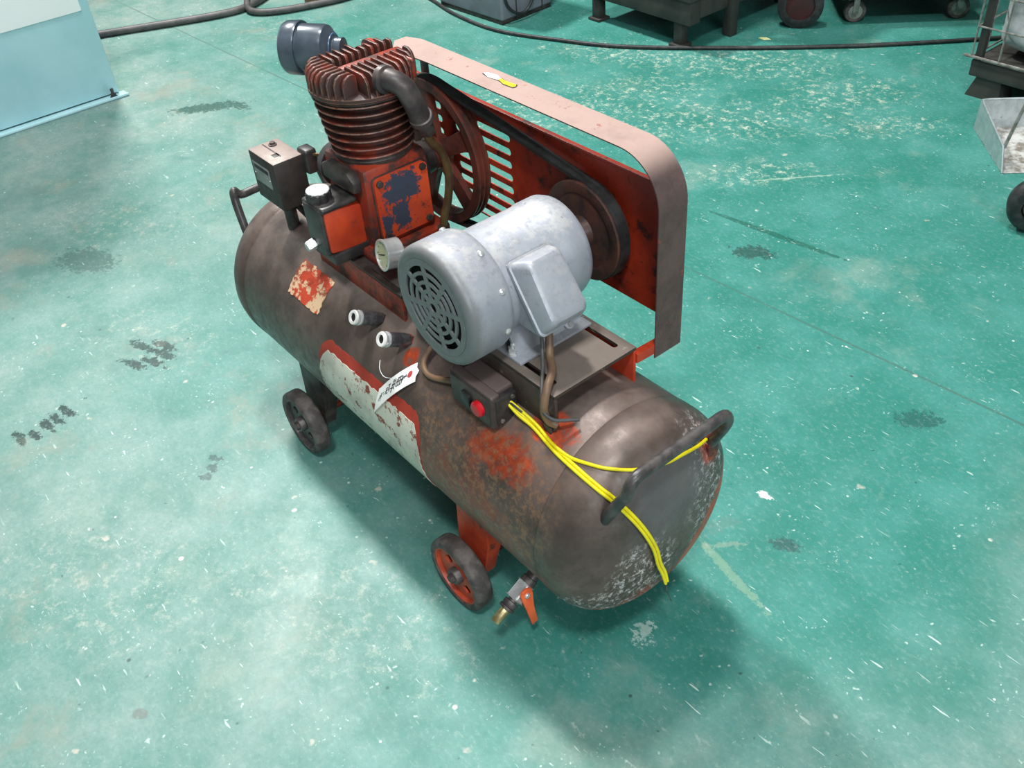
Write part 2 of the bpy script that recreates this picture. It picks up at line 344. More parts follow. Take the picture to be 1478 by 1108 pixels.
# ---------------------------------------------------------------- mesh helpers
def finish(name, bm, mat, parent=None, sharp=38, smooth=True):
    bmesh.ops.recalc_face_normals(bm, faces=bm.faces)
    for f in bm.faces: f.smooth = smooth
    lim = R(sharp)
    for e in bm.edges:
        if len(e.link_faces) == 2 and e.calc_face_angle(0) > lim: e.smooth = False
    me = bpy.data.meshes.new(name); bm.to_mesh(me); bm.free()
    me.materials.append(mat if not isinstance(mat, str) else M[mat])
    o = bpy.data.objects.new(name, me); COL.objects.link(o)
    if parent: o.parent = parent
    return o
def box_bm(c0, c1, bev=0.0, seg=2, bm=None, mat=None):
    bm = bm or bmesh.new()
    r = bmesh.ops.create_cube(bm, size=1)
    c = [(a + b) / 2 for a, b in zip(c0, c1)]; sz = [abs(b - a) for a, b in zip(c0, c1)]
    for v in r['verts']:
        v.co = Vector([c[i] + v.co[i] * sz[i] for i in range(3)])
        if mat is not None: v.co = mat @ v.co
    if bev:
        ed = set(e for v in r['verts'] for e in v.link_edges)
        bmesh.ops.bevel(bm, geom=list(ed), offset=min(bev, min(sz) * .49), segments=seg, affect='EDGES', profile=.5)
    return bm
def box(name, c0, c1, mat, parent=None, bev=.002, seg=2, xf=None):
    return finish(name, box_bm(c0, c1, bev, seg, mat=xf), mat, parent)
def frame(d):
    d = Vector(d).normalized(); up = Vector((0, 0, 1)) if abs(d.z) < .95 else Vector((1, 0, 0))
    a = up.cross(d).normalized(); b = d.cross(a); return d, a, b
def lathe_bm(org, d, prof, n=40, bm=None, caps=True):
    """prof: (distance along d, radius)"""
    bm = bm or bmesh.new(); org = Vector(org); d, a, b = frame(d); rings = []
    for t, r in prof:
        if r < 1e-6: rings.append([bm.verts.new(org + d * t)])
        else: rings.append([bm.verts.new(org + d * t + (a * math.cos(2 * math.pi * k / n) + b * math.sin(2 * math.pi * k / n)) * r) for k in range(n)])
    for p, q in zip(rings, rings[1:]):
        if len(p) == 1 and len(q) == 1: continue
        for k in range(n):
            k2 = (k + 1) % n
            if len(p) == 1: bm.faces.new((p[0], q[k], q[k2]))
            elif len(q) == 1: bm.faces.new((p[k], q[0], p[k2]))
            else: bm.faces.new((p[k], q[k], q[k2], p[k2]))
    if caps:
        if len(rings[0]) > 1: bm.faces.new(rings[0])
        if len(rings[-1]) > 1: bm.faces.new(rings[-1])
    return bm
def lathe(name, org, d, prof, mat, parent=None, n=40, caps=True): return finish(name, lathe_bm(org, d, prof, n, caps=caps), mat, parent)
def cyl(name, p0, p1, r, mat, parent=None, n=24, bev=.0012):
    L = (Vector(p1) - Vector(p0)).length; bev = min(bev, r * .4, L * .3)
    return lathe(name, p0, Vector(p1) - Vector(p0), [(0, r - bev), (bev, r), (L - bev, r), (L, r - bev)], mat, parent, n)
def hexnut(name, p0, p1, r, mat, parent=None, stud=0):
    d = Vector(p1) - Vector(p0); L = d.length
    bm = lathe_bm(p0, d, [(0, r), (L * .8, r), (L, r * .85)], 6)
    if stud: lathe_bm(p1, d, [(-.001, r * .5), (stud * .85, r * .5), (stud, r * .38)], 14, bm)
    return finish(name, bm, mat, parent, 25)
def spline(pts, k=6, closed=False):
    P = [Vector(p) for p in pts]; out = []; n = len(P)
    for i in range(n if closed else n - 1):
        p0 = P[(i - 1) % n] if closed or i > 0 else P[0] * 2 - P[1]
        p1 = P[i]; p2 = P[(i + 1) % n]
        p3 = P[(i + 2) % n] if closed or i + 2 < n else P[-1] * 2 - P[-2]
        for j in range(k):
            t = j / k
            out.append(.5 * ((2 * p1) + (p2 - p0) * t + (2 * p0 - 5 * p1 + 4 * p2 - p3) * t * t + (3 * p1 - p0 - 3 * p2 + p3) * t ** 3))
    if not closed: out.append(P[-1])
    return out
def tube_bm(pts, r, n=10, bm=None, closed=False):
    bm = bm or bmesh.new(); P = [Vector(p) for p in pts]; N = len(P); rings = []; prev = None
    rr = r if isinstance(r, (list, tuple)) else [r] * N
    for i in range(N):
        t = (P[(i + 1) % N] - P[i - 1]) if closed else (P[min(i + 1, N - 1)] - P[max(i - 1, 0)])
        t.normalize()
        if prev is None: _, a, b = frame(t)
        else:
            a = prev - t * prev.dot(t); a.normalize(); b = t.cross(a)
        prev = a
        rings.append([bm.verts.new(P[i] + (a * math.cos(2 * math.pi * k / n) + b * math.sin(2 * math.pi * k / n)) * rr[i]) for k in range(n)])
    seq = list(zip(rings, rings[1:])) + ([(rings[-1], rings[0])] if closed else [])
    for p, q in seq:
        for k in range(n): bm.faces.new((p[k], q[k], q[(k + 1) % n], p[(k + 1) % n]))
    if not closed: bm.faces.new(rings[0]); bm.faces.new(rings[-1])
    return bm
def tube(name, pts, r, mat, parent=None, k=6, n=10, smooth=True, closed=False):
    return finish(name, tube_bm(spline(pts, k, closed) if smooth else pts, r, n, closed=closed), mat, parent, 60)
def prism_bm(poly, d, bm=None, bev=0):
    """poly: list of 3D points, extruded by vector d"""
    bm = bm or bmesh.new(); d = Vector(d)
    a = [bm.verts.new(Vector(p)) for p in poly]; b = [bm.verts.new(Vector(p) + d) for p in poly]
    bm.faces.new(a); bm.faces.new(b[::-1]); n = len(a)
    for i in range(n): bm.faces.new((a[i], a[(i + 1) % n], b[(i + 1) % n], b[i]))
    if bev: bmesh.ops.bevel(bm, geom=list(bm.edges), offset=bev, segments=2, affect='EDGES', profile=.5)
    return bm
def prism(name, poly, d, mat, parent=None, bev=0): return finish(name, prism_bm(poly, d, None, bev), mat, parent)
def rrect(x0, y0, x1, y1, r, k=5):
    out = []
    for cx, cy, a0 in ((x1 - r, y1 - r, 0), (x0 + r, y1 - r, 90), (x0 + r, y0 + r, 180), (x1 - r, y0 + r, 270)):
        for j in range(k + 1):
            a = R(a0 + 90 * j / k); out.append((cx + r * math.cos(a), cy + r * math.sin(a)))
    return out
def circ(cx, cy, r, n=32): return [(cx + r * math.cos(2 * math.pi * i / n), cy + r * math.sin(2 * math.pi * i / n)) for i in range(n)]
def plate(name, outer, holes, th, xf, mat, parent=None):
    """flat sheet with real holes: 2D outline (u, v) of thickness th, mapped by the matrix xf"""
    cu = bpy.data.curves.new('outline', 'CURVE'); cu.dimensions = '2D'; cu.fill_mode = 'BOTH'; cu.extrude = th / 2
    for poly in [outer] + holes:
        sp = cu.splines.new('POLY'); sp.points.add(len(poly) - 1)
        for p, q in zip(sp.points, poly): p.co = (q[0], q[1], 0, 1)
        sp.use_cyclic_u = True
    co = bpy.data.objects.new('outline', cu); COL.objects.link(co)
    dg = bpy.context.evaluated_depsgraph_get(); dg.update()
    me = bpy.data.meshes.new_from_object(co.evaluated_get(dg))
    bpy.data.objects.remove(co); bpy.data.curves.remove(cu)
    bm = bmesh.new(); bm.from_mesh(me); bpy.data.meshes.remove(me)
    bmesh.ops.remove_doubles(bm, verts=bm.verts, dist=1e-6)
    bm.transform(xf)
    return finish(name, bm, mat, parent, 30)
XZ = lambda y: Matrix(((1, 0, 0, 0), (0, 0, -1, y), (0, 1, 0, 0), (0, 0, 0, 1)))      # (u, v) -> x, z in a plane of constant y
XY = lambda z: Matrix.Translation((0, 0, z))
def thing(name, label, cat, loc=(0, 0, 0), rz=0, group=None):
    o = bpy.data.objects.new(name, None); COL.objects.link(o); o.location = loc; o.rotation_euler = (0, 0, rz)
    o.empty_display_size = .1; o['label'] = label; o['category'] = cat
    if group: o['group'] = group
    return o
def tag(o, label, cat, group=None):
    o['label'] = label; o['category'] = cat
    if group: o['group'] = group
    return o
def copy_part(o, parent, loc=(0, 0, 0), rz=0):
    c = o.copy(); COL.objects.link(c); c.parent = parent; c.location = loc; c.rotation_euler = (0, 0, rz)
    for ch in o.children:
        d = ch.copy(); COL.objects.link(d); d.parent = c
    return c

# ---------------------------------------------------------------- floor
bm = bmesh.new(); bmesh.ops.create_grid(bm, x_segments=1, y_segments=1, size=1)
for v in bm.verts: v.co = Vector((-1.5 + v.co.x * 7.5, 1.0 + v.co.y * 7.5, 0))
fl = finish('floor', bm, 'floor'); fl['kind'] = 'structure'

# ================================================================ AIR COMPRESSOR
ZC = .3234
comp = thing('air_compressor', 'old orange and rust-brown wheeled air compressor with grey motor on a horizontal tank', 'air compressor')
# ---- tank
HEAD = [(.5335, .1975), (.536, .1992), (.560, .1995), (.578, .197), (.593, .191), (.607, .181), (.620, .164), (.630, .142), (.638, .112), (.6425, .075), (.645, .035), (.6455, 0)]
prof = [(-(x - .048), r) for x, r in reversed(HEAD)] + [(-.4835, .1965), (-.476, .198), (-.2, .198), (.1, .198), (.4, .198), (.5255, .198), (.531, .1962)] + HEAD
tank = lathe('tank', (0, 0, ZC), (1, 0, 0), prof, 'tank', comp, 96)
def on_tank(x, ang, off=0.0):      # ang: degrees above the horizontal on the -y side
    r = .198 + off; a = R(ang); return Vector((x, -r * math.cos(a), ZC + r * math.sin(a)))
def patch(name, x0, x1, a0, a1, mat, parent, off, jag=.004, nx=40, na=16, fx=None):
    """irregular film on the tank wall with real thickness"""
    bm = bmesh.new(); top = []; rnd = random.Random(len(name) * 7 + int(x0 * 1000))
    jl = [rnd.uniform(-1, 1) * jag for _ in range(na + 1)]; jr = [rnd.uniform(-1, 1) * jag for _ in range(na + 1)]
    jt = [rnd.uniform(-1, 1) * jag * 280 for _ in range(nx + 1)]; jb = [rnd.uniform(-1, 1) * jag * 280 for _ in range(nx + 1)]
    for lay in (off, -.002):
        rows = []
        for i in range(nx + 1):
            row = []
            for j in range(na + 1):
                u = i / nx; v = j / na
                A0, A1 = (a0, a1) if fx is None else fx(u, a0, a1)
                xx = x0 + (x1 - x0) * u + jl[j] * (1 - u) + jr[j] * u; aa = A0 + (A1 - A0) * v + jb[i] * (1 - v) + jt[i] * v
                row.append(bm.verts.new(on_tank(xx, aa, lay)))
            rows.append(row)
        top.append(rows)
    A, B = top
    for i in range(nx):
        for j in range(na):
            bm.faces.new((A[i][j], A[i + 1][j], A[i + 1][j + 1], A[i][j + 1]))
    for i in range(nx):
        for j in (0, na): bm.faces.new((A[i][j], A[i + 1][j], B[i + 1][j], B[i][j]))
    for j in range(na):
        for i in (0, nx): bm.faces.new((A[i][j], A[i][j + 1], B[i][j + 1], B[i][j]))
    for k in [v for row in B for v in row if not v.link_faces]: bm.verts.remove(k)
    return finish(name, bm, mat, parent, 50)
def shape_white(u, a0, a1):
    e = min(u / .10, (1 - u) / .05, 1); e = math.sqrt(max(e, 0.02)); return a0 + (1 - e) * 12, a1 - (1 - e) * 20 - 3
patch('paint_remnant', -.148, .212, -34, 26.5, 'red_band', tank, .0006, .002, fx=lambda u, a, b: (a + 6, b - 14 * (1 - math.sqrt(max(min(u / .1, (1 - u) / .06, 1), 0)))))
patch('sticker_remnant', -.150, .208, -38, 22.5, 'white_remnant', tank, .0014, .0025, fx=shape_white)
patch('label_remnant', -.296, -.174, 33.5, 56, 'red_remnant', tank, .0012, .0022, 24, 12)
# ---- brackets, axles, wheels
for sx in (.3014, -.3012):
    for sy in (-1, 1):
        bmat = 'orange' if sx > 0 else 'grime'
        poly = [(sx - .040, sy * .162, .235), (sx + .050, sy * .162, .235), (sx + .048, sy * .162, .165), (sx + .022, sy * .162, .055), (sx - .034, sy * .162, .055), (sx - .050, sy * .162, .115)]
        bk = prism('bracket', poly, (0, sy * .005, 0), bmat, comp)
        for e in (-1, 1):
            prism('flange', [(sx + (.048 if e > 0 else -.044), sy * .162, .225), (sx + (.048 if e > 0 else -.044), sy * .120, .190), (sx + (.022 if e > 0 else -.04), sy * .140, .06), (sx + (.022 if e > 0 else -.04), sy * .162, .06)], (-.004 * e, 0, 0), bmat, bk)
    cyl('axle', (sx, -.205, .0803), (sx, .205, .0803), .008, 'orange_dirty', comp, 14)
RW = .0803
def wheel_proto():
    # local: axle along y through the origin, outer face towards -y
    tyre = lathe('wheel', (0, -.019, 0), (0, 1, 0), [(.002, .064), (0, .066), (0, .074), (.003, .0785), (.008, .0803), (.030, .0803), (.035, .0785), (.038, .074), (.038, .066), (.036, .064), (.002, .064)], 'rubber', comp, 48, caps=False)
    holes = [rrect(.026, -.012, .044, .012, .006)]
    hl = []
    for k in range(4):
        a = R(45 + 90 * k); hl.append([(p[0] * math.cos(a) - p[1] * math.sin(a), p[0] * math.sin(a) + p[1] * math.cos(a)) for p in holes[0]])
    d = plate('hub_disc', circ(0, 0, .0645, 48), hl, .005, XZ(-.006), 'wheel_orange', tyre)
    lathe('rim', (0, -.0165, 0), (0, 1, 0), [(0, .0645), (0, .061), (.008, .058), (.026, .058), (.033, .061), (.033, .0645), (0, .0645)], 'wheel_orange', tyre, 48, caps=False)
    lathe('hub', (0, -.022, 0), (0, 1, 0), [(0, .010), (0, .016), (.003, .018), (.04, .018), (.04, .010), (0, .010)], 'cast_brown', tyre, 24, caps=False)
    hexnut('axle_nut', (0, -.018, 0), (0, -.029, 0), .0105, 'grime', tyre)
    return tyre
w0 = wheel_proto()
first = True
for sx in (.3014, -.3012):
    for sy in (-1, 1):
        if first: w = w0; first = False
        else: w = copy_part(w0, comp)
        w.location = (sx, sy * .204, RW)
        if sy > 0: w.rotation_euler = (0, 0, math.pi)
        if sx < 0 and sy < 0:
            for ch in w.children:
                if ch.name.startswith(('hub_disc', 'rim')):
                    ch.data = ch.data.copy(); ch.data.materials[0] = M['cast_brown']
# ---- handles
for e, x, zt in ((1, .6614, .5376), (-1, -.6134, .512)):
    pts = [(x - e * .045, -.118, .425), (x - e * .030, -.116, .455), (x - e * .006, -.111, .505), (x - e * .001, -.106, .527), (x, -.092, zt), (x, -.05, zt), (x, .05, zt), (x, .092, zt), (x - e * .001, .106, .527), (x - e * .006, .111, .505), (x - e * .030, .116, .455), (x - e * .045, .118, .425)]
    h = tube('handle', pts, .0098, 'handle', comp, 6, 14)
    for sy in (1,):
        box('handle_tab', (x - e * .055, sy * .118 - .013, .405), (x - e * .030, sy * .118 + .013, .445), 'orange_dirty' if sy > 0 else 'grime', h, .004)
# ---- drain valve
dv = Vector((0, -.88, -.47)); o0 = Vector((.4535, -.118, .172))
valve = lathe('drain_valve', o0, dv, [(0, .0125), (.035, .0125), (.036, .015), (.048, .015), (.049, .012)], 'cast_brown', comp, 20)
box('valve_body', (-.0125, -.0125, .047), (.0125, .0125, .084), 'chrome', valve, .003, 2, Matrix.Translation(o0) @ dv.to_track_quat('Z', 'X').to_matrix().to_4x4())
lathe('union', o0 + dv * .083, dv, [(0, .009), (.006, .009), (.007, .014), (.014, .0145), (.018, .013), (.019, .0155), (.024, .0155), (.025, .0105)], 'cast_brown', valve, 18)
lathe('hose_nipple', o0 + dv * .107, dv, [(0, .0092), (.002, .0098), (.029, .0098), (.031, .0086)], 'brass', valve, 18)
pv = o0 + dv * .066 + Vector((.014, 0, .006))
lv = prism('lever', [pv + Vector(q) for q in [(0, -.013, .004), (0, -.009, .013), (0, .003, .015), (0, .012, .010), (0, .014, -.004), (0, .013, -.045), (0, .022, -.093), (0, .007, -.096), (0, -.002, -.048), (0, -.010, -.012)]], (.005, 0, 0), 'lever', valve, .0012)
cyl('lever_nut', pv + Vector((.004, 0, 0)), pv + Vector((.009, 0, 0)), .0055, 'chrome', lv, 12)

# ---- engine bed and motor base
def channel(name, x0, x1, y0, y1, zt, mat, slots=()):
    b = plate(name, [(x0, y0), (x1, y0), (x1, y1), (x0, y1)], [rrect(*s, .0055) for s in slots], .006, XY(zt - .003), mat, comp)
    for y in (y0, y1):
        s = 1 if y == y0 else -1
        zb = ZC + math.sqrt(.198 ** 2 - y * y) - .006
        box('side_flange', (x0, y, zb), (x1, y + s * .006, zt - .004), 'orange' if y > 0 else ('base_steel' if x0 > 0 else 'orange_dirty'), b, .001)
    return b
channel('engine_bed', -.255, .055, -.093, .10, .557, 'grime')
box('bed_sheet', (-.06, -.082, .5565), (.052, .07, .561), 'cast_brown', comp, .002)
channel('motor_base', .085, .4778, -.090, .0898, .5735, 'base_steel', [(.135, -.073, .455, -.062), (.135, .062, .455, .073)])

# ---- crankcase
CX, CY = -.155, .022
cc = finish('crankcase', prism_bm([(-.228, -.055, .575), (-.080, -.055, .575), (-.080, .092, .575), (-.228, .092, .575)], (0, 0, .168), None, .010), 'orange_dirty', comp)
for v in cc.data.vertices:      # cast draft
    k = (v.co.z - .575) / .168; v.co.x = CX + (v.co.x - CX) * (1 - .03 * k); v.co.y = CY + (v.co.y - CY) * (1 - .03 * k)
box('foot_flange', (-.245, -.068, .557), (-.058, .108, .580), 'orange_dirty', cc, .004)
lathe('bearing_housing', (CX, .09, .68), (0, 1, 0), [(0, .05), (.02, .046), (.028, .035), (.05, .032)], 'grime', cc, 32)
cyl('crankshaft', (CX, .12, .682), (CX, .185, .682), .015, 'steel', cc, 20)
lathe('cylinder_flange', (CX, CY, .740), (0, 0, 1), [(0, .068), (0, .074), (.008, .076), (.014, .072)], 'grime', cc, 40)
cp = plate('inspection_cover', rrect(-.037, .592, .082, .722, .012), [], .007, Matrix(((0, 0, 1, -.0775), (1, 0, 0, 0), (0, 1, 0, 0), (0, 0, 0, 1))), 'cover', cc)
plate('cover_gasket', rrect(-.040, .589, .085, .725, .013), [], .003, Matrix(((0, 0, 1, -.0815), (1, 0, 0, 0), (0, 1, 0, 0), (0, 0, 0, 1))), 'grime', cc)
for y, z in ((-.026, .712), (.071, .712), (-.026, .602), (.071, .602)):
    hexnut('bolt', (-.0745, y, z), (-.068, y, z), .0075, 'grime', cp, 0)
for x, y in ((-.068, .100), (-.068, -.060), (-.236, -.060)):
    hexnut('base_bolt', (x, y, .580), (x, y, .590), .009, 'grime', cc, .005)
# oil filler
ob = finish('oil_filler', prism_bm([(-.182, -.052, .58), (-.108, -.052, .58), (-.108, -.134, .592), (-.174, -.138, .592)], (0, 0, .092), None, .007), 'orange', comp)
box('front_wall', (-.177, -.1405, .588), (-.112, -.130, .686), 'oil_black', ob, .005, 3)
box('filler_top', (-.182, -.138, .678), (-.106, -.060, .690), 'oil_black', ob, .005, 3)
box('skirt', (-.184, -.132, .566), (-.104, -.05, .590), 'oil_black', ob, .005, 2)
capc = Vector((-.150, -.115, .689))
capb = bmesh.new(); n = 40; rings = []
for z, r in ((0, .0225), (.004, .0235), (.016, .0235), (.019, .021), (.0195, 0)):
    if r == 0: rings.append([capb.verts.new(capc + Vector((0, 0, z)))]); continue
    rings.append([capb.verts.new(capc + Vector(((r + (.0012 if k % 4 < 2 else -.0008)) * math.cos(2 * math.pi * k / n), (r + (.0012 if k % 4 < 2 else -.0008)) * math.sin(2 * math.pi * k / n), z))) for k in range(n)])
for p, q in zip(rings, rings[1:]):
    for k in range(n):
        if len(q) == 1: capb.faces.new((p[k], p[(k + 1) % n], q[0]))
        else: capb.faces.new((p[k], p[(k + 1) % n], q[(k + 1) % n], q[k]))
cap = finish('filler_cap', capb, 'oil_black', ob, 30)
lathe('cap_top', capc + Vector((0, 0, .018)), (0, 0, 1), [(0, .0225), (.0022, .022), (.003, .019), (.0034, 0)], 'white_plastic', cap, 20)
hexnut('oil_plug', (-.160, -.140, .600), (-.160, -.158, .597), .011, 'chrome', ob)
bh = finish('breather', prism_bm([(-.205, -.05, .700), (-.092, -.05, .700), (-.092, -.05, .724), (-.112, -.05, .738), (-.185, -.05, .738), (-.205, -.05, .728)], (0, -.022, 0), None, .005), 'grime', cc)
lathe('rear_boss', (-.222, -.02, .70), (-1, 0, 0), [(0, .045), (.02, .042), (.028, .03)], 'oil_black', cc, 24)

# ---- cylinder with cooling fins
cylr = lathe('cylinder', (CX, CY, .748), (0, 0, 1), [(0, .066), (.118, .074)], 'fin', comp, 40)
for k in range(7):
    z = .7575 + k * .0172; r = .0800 + .0165 * k / 6
    lathe('fin', (CX, CY, z), (0, 0, 1), [(-.0024, .060), (-.0016, r - .001), (0, r), (.0016, r - .001), (.0024, .060)], 'fin', cylr, 56, caps=False)
lathe('head_gasket', (CX, CY, .8635), (0, 0, 1), [(0, .094), (.003, .096), (.006, .094)], 'grime', cylr, 48)
# ---- finned head
HZ0, HZ1 = .868, .918
head = lathe('cylinder_head', (CX, CY, HZ0), (0, 0, 1), [(0, .096), (.003, .0995), (.010, .0995), (.013, .094), (.016, .05)], 'fin', comp, 56)
RH = .0985
def fin_x(y, x0, x1, inner_drop=.004):
    s = 1 if x1 > x0 else -1; t = .0026
    P = [(x0, HZ0 + .008), (x1, HZ0 + .008), (x1, HZ1 - .016), (x1 - s * .006, HZ1 - .005), (x1 - s * .016, HZ1), (x0 + s * .004, HZ1), (x0, HZ1 - inner_drop)]
    finish('head_fin', prism_bm([(CX + a, CY + y - t, z) for a, z in P], (0, 2 * t, 0), None, .0011), 'fin', head, 30)
def fin_y(x, y0, y1):
    s = 1 if y1 > y0 else -1; t = .0026
    P = [(y0, HZ0 + .008), (y1, HZ0 + .008), (y1, HZ1 - .016), (y1 - s * .006, HZ1 - .005), (y1 - s * .016, HZ1), (y0 + s * .004, HZ1), (y0, HZ1 - .004)]
    finish('head_fin', prism_bm([(CX + x - t, CY + a, z) for a, z in P], (2 * t, 0, 0), None, .0011), 'fin', head, 30)
y = -.040
while y < .088:
    xe = math.sqrt(max(RH ** 2 - y * y, 0))
    if xe > .035:
        fin_x(y, .018, xe)
        if not (.02 < y < .05): fin_x(y, -.020, -xe)
        else: fin_x(y, -.020, -.06)
    y += .0138
x = -.062
while x < .070:
    ye = -math.sqrt(RH ** 2 - x * x)
    if ye < -.058: fin_y(x, -.047, ye)
    x += .0138
box('valve_ridge', (CX - .013, CY - .045, HZ0 + .01), (CX + .011, CY + .092, HZ1 - .010), 'orange_dirty', head, .006, 3)
box('head_boss', (CX - .08, CY + .052, HZ0 + .008), (CX - .045, CY + .078, HZ1 - .004), 'orange', head, .010, 3)
box('head_boss', (CX + .03, CY + .062, HZ0 + .008), (CX + .075, CY + .072, HZ1 - .006), 'orange_dirty', head, .008, 3)
for bx, by in ((.055, -.055), (-.058, -.052), (.01, -.046), (.0, .060)):
    hexnut('head_bolt', (CX + bx, CY + by, HZ0 + .012), (CX + bx, CY + by, HZ0 + .028), .008, 'grime', head)
# ---- discharge elbow and pipe
el = tube('discharge_elbow', [(-.075, .012, .903), (-.048, .020, .903), (-.034, .032, .892), (-.031, .043, .868), (-.035, .056, .836), (-.036, .060, .826)], 0.0195, 'cast_brown', comp, 6, 18)
lathe('elbow_lip', (-.068, .013, .903), (1, .2, 0), [(0, .019), (0, .0245), (.010, .0245), (.013, .019)], 'cast_brown', el, 24)
dd = Vector((-.010, .018, -.040)).normalized()
lathe('elbow_collar', Vector((-.036, .060, .828)), dd, [(-.002, .0195), (.0, .0225), (.010, .0225), (.013, .0185), (.024, .0165)], 'cast_brown', el, 24)
hexnut('flare_nut', Vector((-.036, .060, .828)) + dd * .022, Vector((-.036, .060, .828)) + dd * .046, .0155, 'cast_brown', el)
tube('discharge_pipe', [Vector((-.036, .060, .828)) + dd * .040, (-.047, .080, .770), (-.050, .1046, .7344), (-.050, .1133, .6841), (-.050, .1045, .6357), (-.050, .0915, .605), (-.050, .086, .575), (-.05, .085, .54)], .0082, 'copper', comp, 6, 14)
ck = lathe('check_valve', (-.05, .085, .515), (0, 0, 1), [(0, .02), (.035, .02), (.036, .016), (.055, .016), (.056, .013), (.07, .012)], 'grime', comp, 6)
# ---- intake filter
fa = Vector((-.80, -.60, .0)); fo = Vector((-.222, .032, .912))
fil = lathe('air_filter', fo, fa, [(0, .020), (.016, .020), (.018, .026), (.020, .030), (.024, .033), (.030, .041), (.036, .0425), (.080, .0435), (.082, .046)], 'filter', comp, 48)
lathe('filter_cap', fo + fa * .080, fa, [(0, .043), (0, .0480), (.003, .0490), (.026, .0480), (.031, .0455), (.032, .0435), (.031, .040), (.031, 0)], 'filter', fil, 48)
lathe('seal_ring', fo + fa * .0175, fa, [(0, .020), (0, .0275), (.0035, .0285), (.006, .0265)], 'filter_blue', fil, 40)
# ---- flywheel, pulley, belt
FW = Vector((-.152, .150, .684))
fly = lathe('flywheel', FW, (0, 1, 0), [(0, .130), (0, .148), (.002, .150), (.005, .150), (.009, .143), (.013, .149), (.016, .149), (.020, .143), (.024, .150), (.028, .150), (.030, .148), (.030, .130), (.0, .130)], 'fly', comp, 80, caps=False)
lathe('hub', FW + Vector((0, -.012, 0)), (0, 1, 0), [(0, .014), (0, .030), (.004, .034), (.038, .034), (.042, .03), (.042, .014)], 'fly', fly, 32)
for k in range(5):
    a = R(100 + 72 * k); c, s_ = math.cos(a), math.sin(a)
    def rp(u, v): return (FW.x + u * c - v * s_, FW.y + .006, FW.z + u * s_ + v * c)
    prism('spoke', [rp(.026, -.020), (rp(.075, -.015)), rp(.133, -.024), rp(.133, .024), rp(.075, .015), rp(.026, .020)], (0, .014, 0), 'fly', fly, .003)
PU = Vector((.283, .150, .684))
pul = lathe('motor_pulley', PU, (0, 1, 0), [(-.012, .012), (-.012, .026), (.001, .030), (.003, .068), (0, .072), (0, .090), (.002, .092), (.005, .092), (.009, .085), (.013, .091), (.016, .091), (.020, .085), (.024, .092), (.028, .092), (.030, .09), (.030, .012)], 'pulley', comp, 64)
cyl('motor_shaft', (PU.x, .09, PU.z), (PU.x, .186, PU.z), .012, 'steel', pul, 20)
def belt(yc):
    r1, r2, d = .1495, .0915, PU.x - FW.x
    al = math.acos((r1 - r2) / d); P = []
    for k in range(41):
        a = al + (2 * math.pi - 2 * al) * k / 40; P.append((FW.x + r1 * math.cos(a), FW.z + r1 * math.sin(a), math.cos(a), math.sin(a)))
    for k in range(25):
        a = -al + 2 * al * k / 24; P.append((PU.x + r2 * math.cos(a), PU.z + r2 * math.sin(a), math.cos(a), math.sin(a)))
    bm = bmesh.new(); rings = []
    for x, z, nx_, nz_ in P:
        rings.append([bm.verts.new((x + nx_ * o, yc + w, z + nz_ * o)) for w, o in ((-.0055, .002), (.0055, .002), (.0035, -.006), (-.0035, -.006))])
    N = len(rings)
    for i in range(N):
        for k in range(4): bm.faces.new((rings[i][k], rings[(i + 1) % N][k], rings[(i + 1) % N][(k + 1) % 4], rings[i][(k + 1) % 4]))
    return finish('drive_belt', bm, 'black_rubber', comp, 30)
belt(FW.y + .0095); belt(FW.y + .0205)
# ---- belt guard
slots = []
for k in range(8):
    z = .7655 - .0268 * k
    slots.append(rrect(-.118 + (.072 if k == 0 else 0), z - .0075, .0545, z + .0075, .0072))
    if k < 5: slots.append(rrect(-.292, z - .0075, -.160, z + .0075, .0072))
gp = plate('belt_guard', [(-.31, .640), (-.17, .640), (-.11, .568), (.44, .568), (.476, .60), (.4835, .64), (.4835, .790), (.470, .818), (-.29, .818), (-.31, .80)], slots, .003, XZ(.1885), 'orange_plate', comp)
rb = bmesh.new(); pr = [(-.236, .889)] + [(x, .889) for x in (-.2, -.1, 0, .1, .2, .3)]
for k in range(13):
    a = R(90 - 90 * k / 12); pr.append((.3986 + .085 * math.cos(a), .804 + .085 * math.sin(a)))
pr += [(.4836, .74), (.4836, .66), (.4836, .60), (.4836, .531)]
nor = []
for i, p in enumerate(pr):
    a = pr[max(i - 1, 0)]; b = pr[min(i + 1, len(pr) - 1)]; t = Vector((b[0] - a[0], b[1] - a[1])).normalized(); nor.append((-t.y, t.x))
L1, L2 = [], []
for i, (p, q) in enumerate(zip(pr, nor)):
    y0, y1 = .1285, .1905
    if i == 0: y0, y1 = .150, .178
    if i == 1: y0 = .122
    L1.append([rb.verts.new((p[0], y, p[1])) for y in (y0, y1)]); L2.append([rb.verts.new((p[0] - q[0] * .0022, y, p[1] - q[1] * .0022)) for y in (y0, y1)])
for i in range(len(pr) - 1):
    rb.faces.new((L1[i][0], L1[i + 1][0], L1[i + 1][1], L1[i][1])); rb.faces.new((L2[i][0], L2[i + 1][0], L2[i + 1][1], L2[i][1]))
    for k in (0, 1): rb.faces.new((L1[i][k], L1[i + 1][k], L2[i + 1][k], L2[i][k]))
for i in (0, -1): rb.faces.new((L1[i][0], L1[i][1], L2[i][1], L2[i][0]))
rim = finish('guard_rim', rb, 'rim', gp, 40)
for x in (-.20,): box('strap', (x - .012, .186, .79), (x + .012, .1895, .888), 'cast_brown', gp, .0005)
box('guard_lip', (-.29, .180, .814), (.455, .1895, .8185), 'orange_plate', gp, .001)
prism('stay', [(.468, .088, .542), (.482, .088, .542), (.482, .190, .536), (.468, .190, .536)], (0, 0, .018), 'orange', gp)
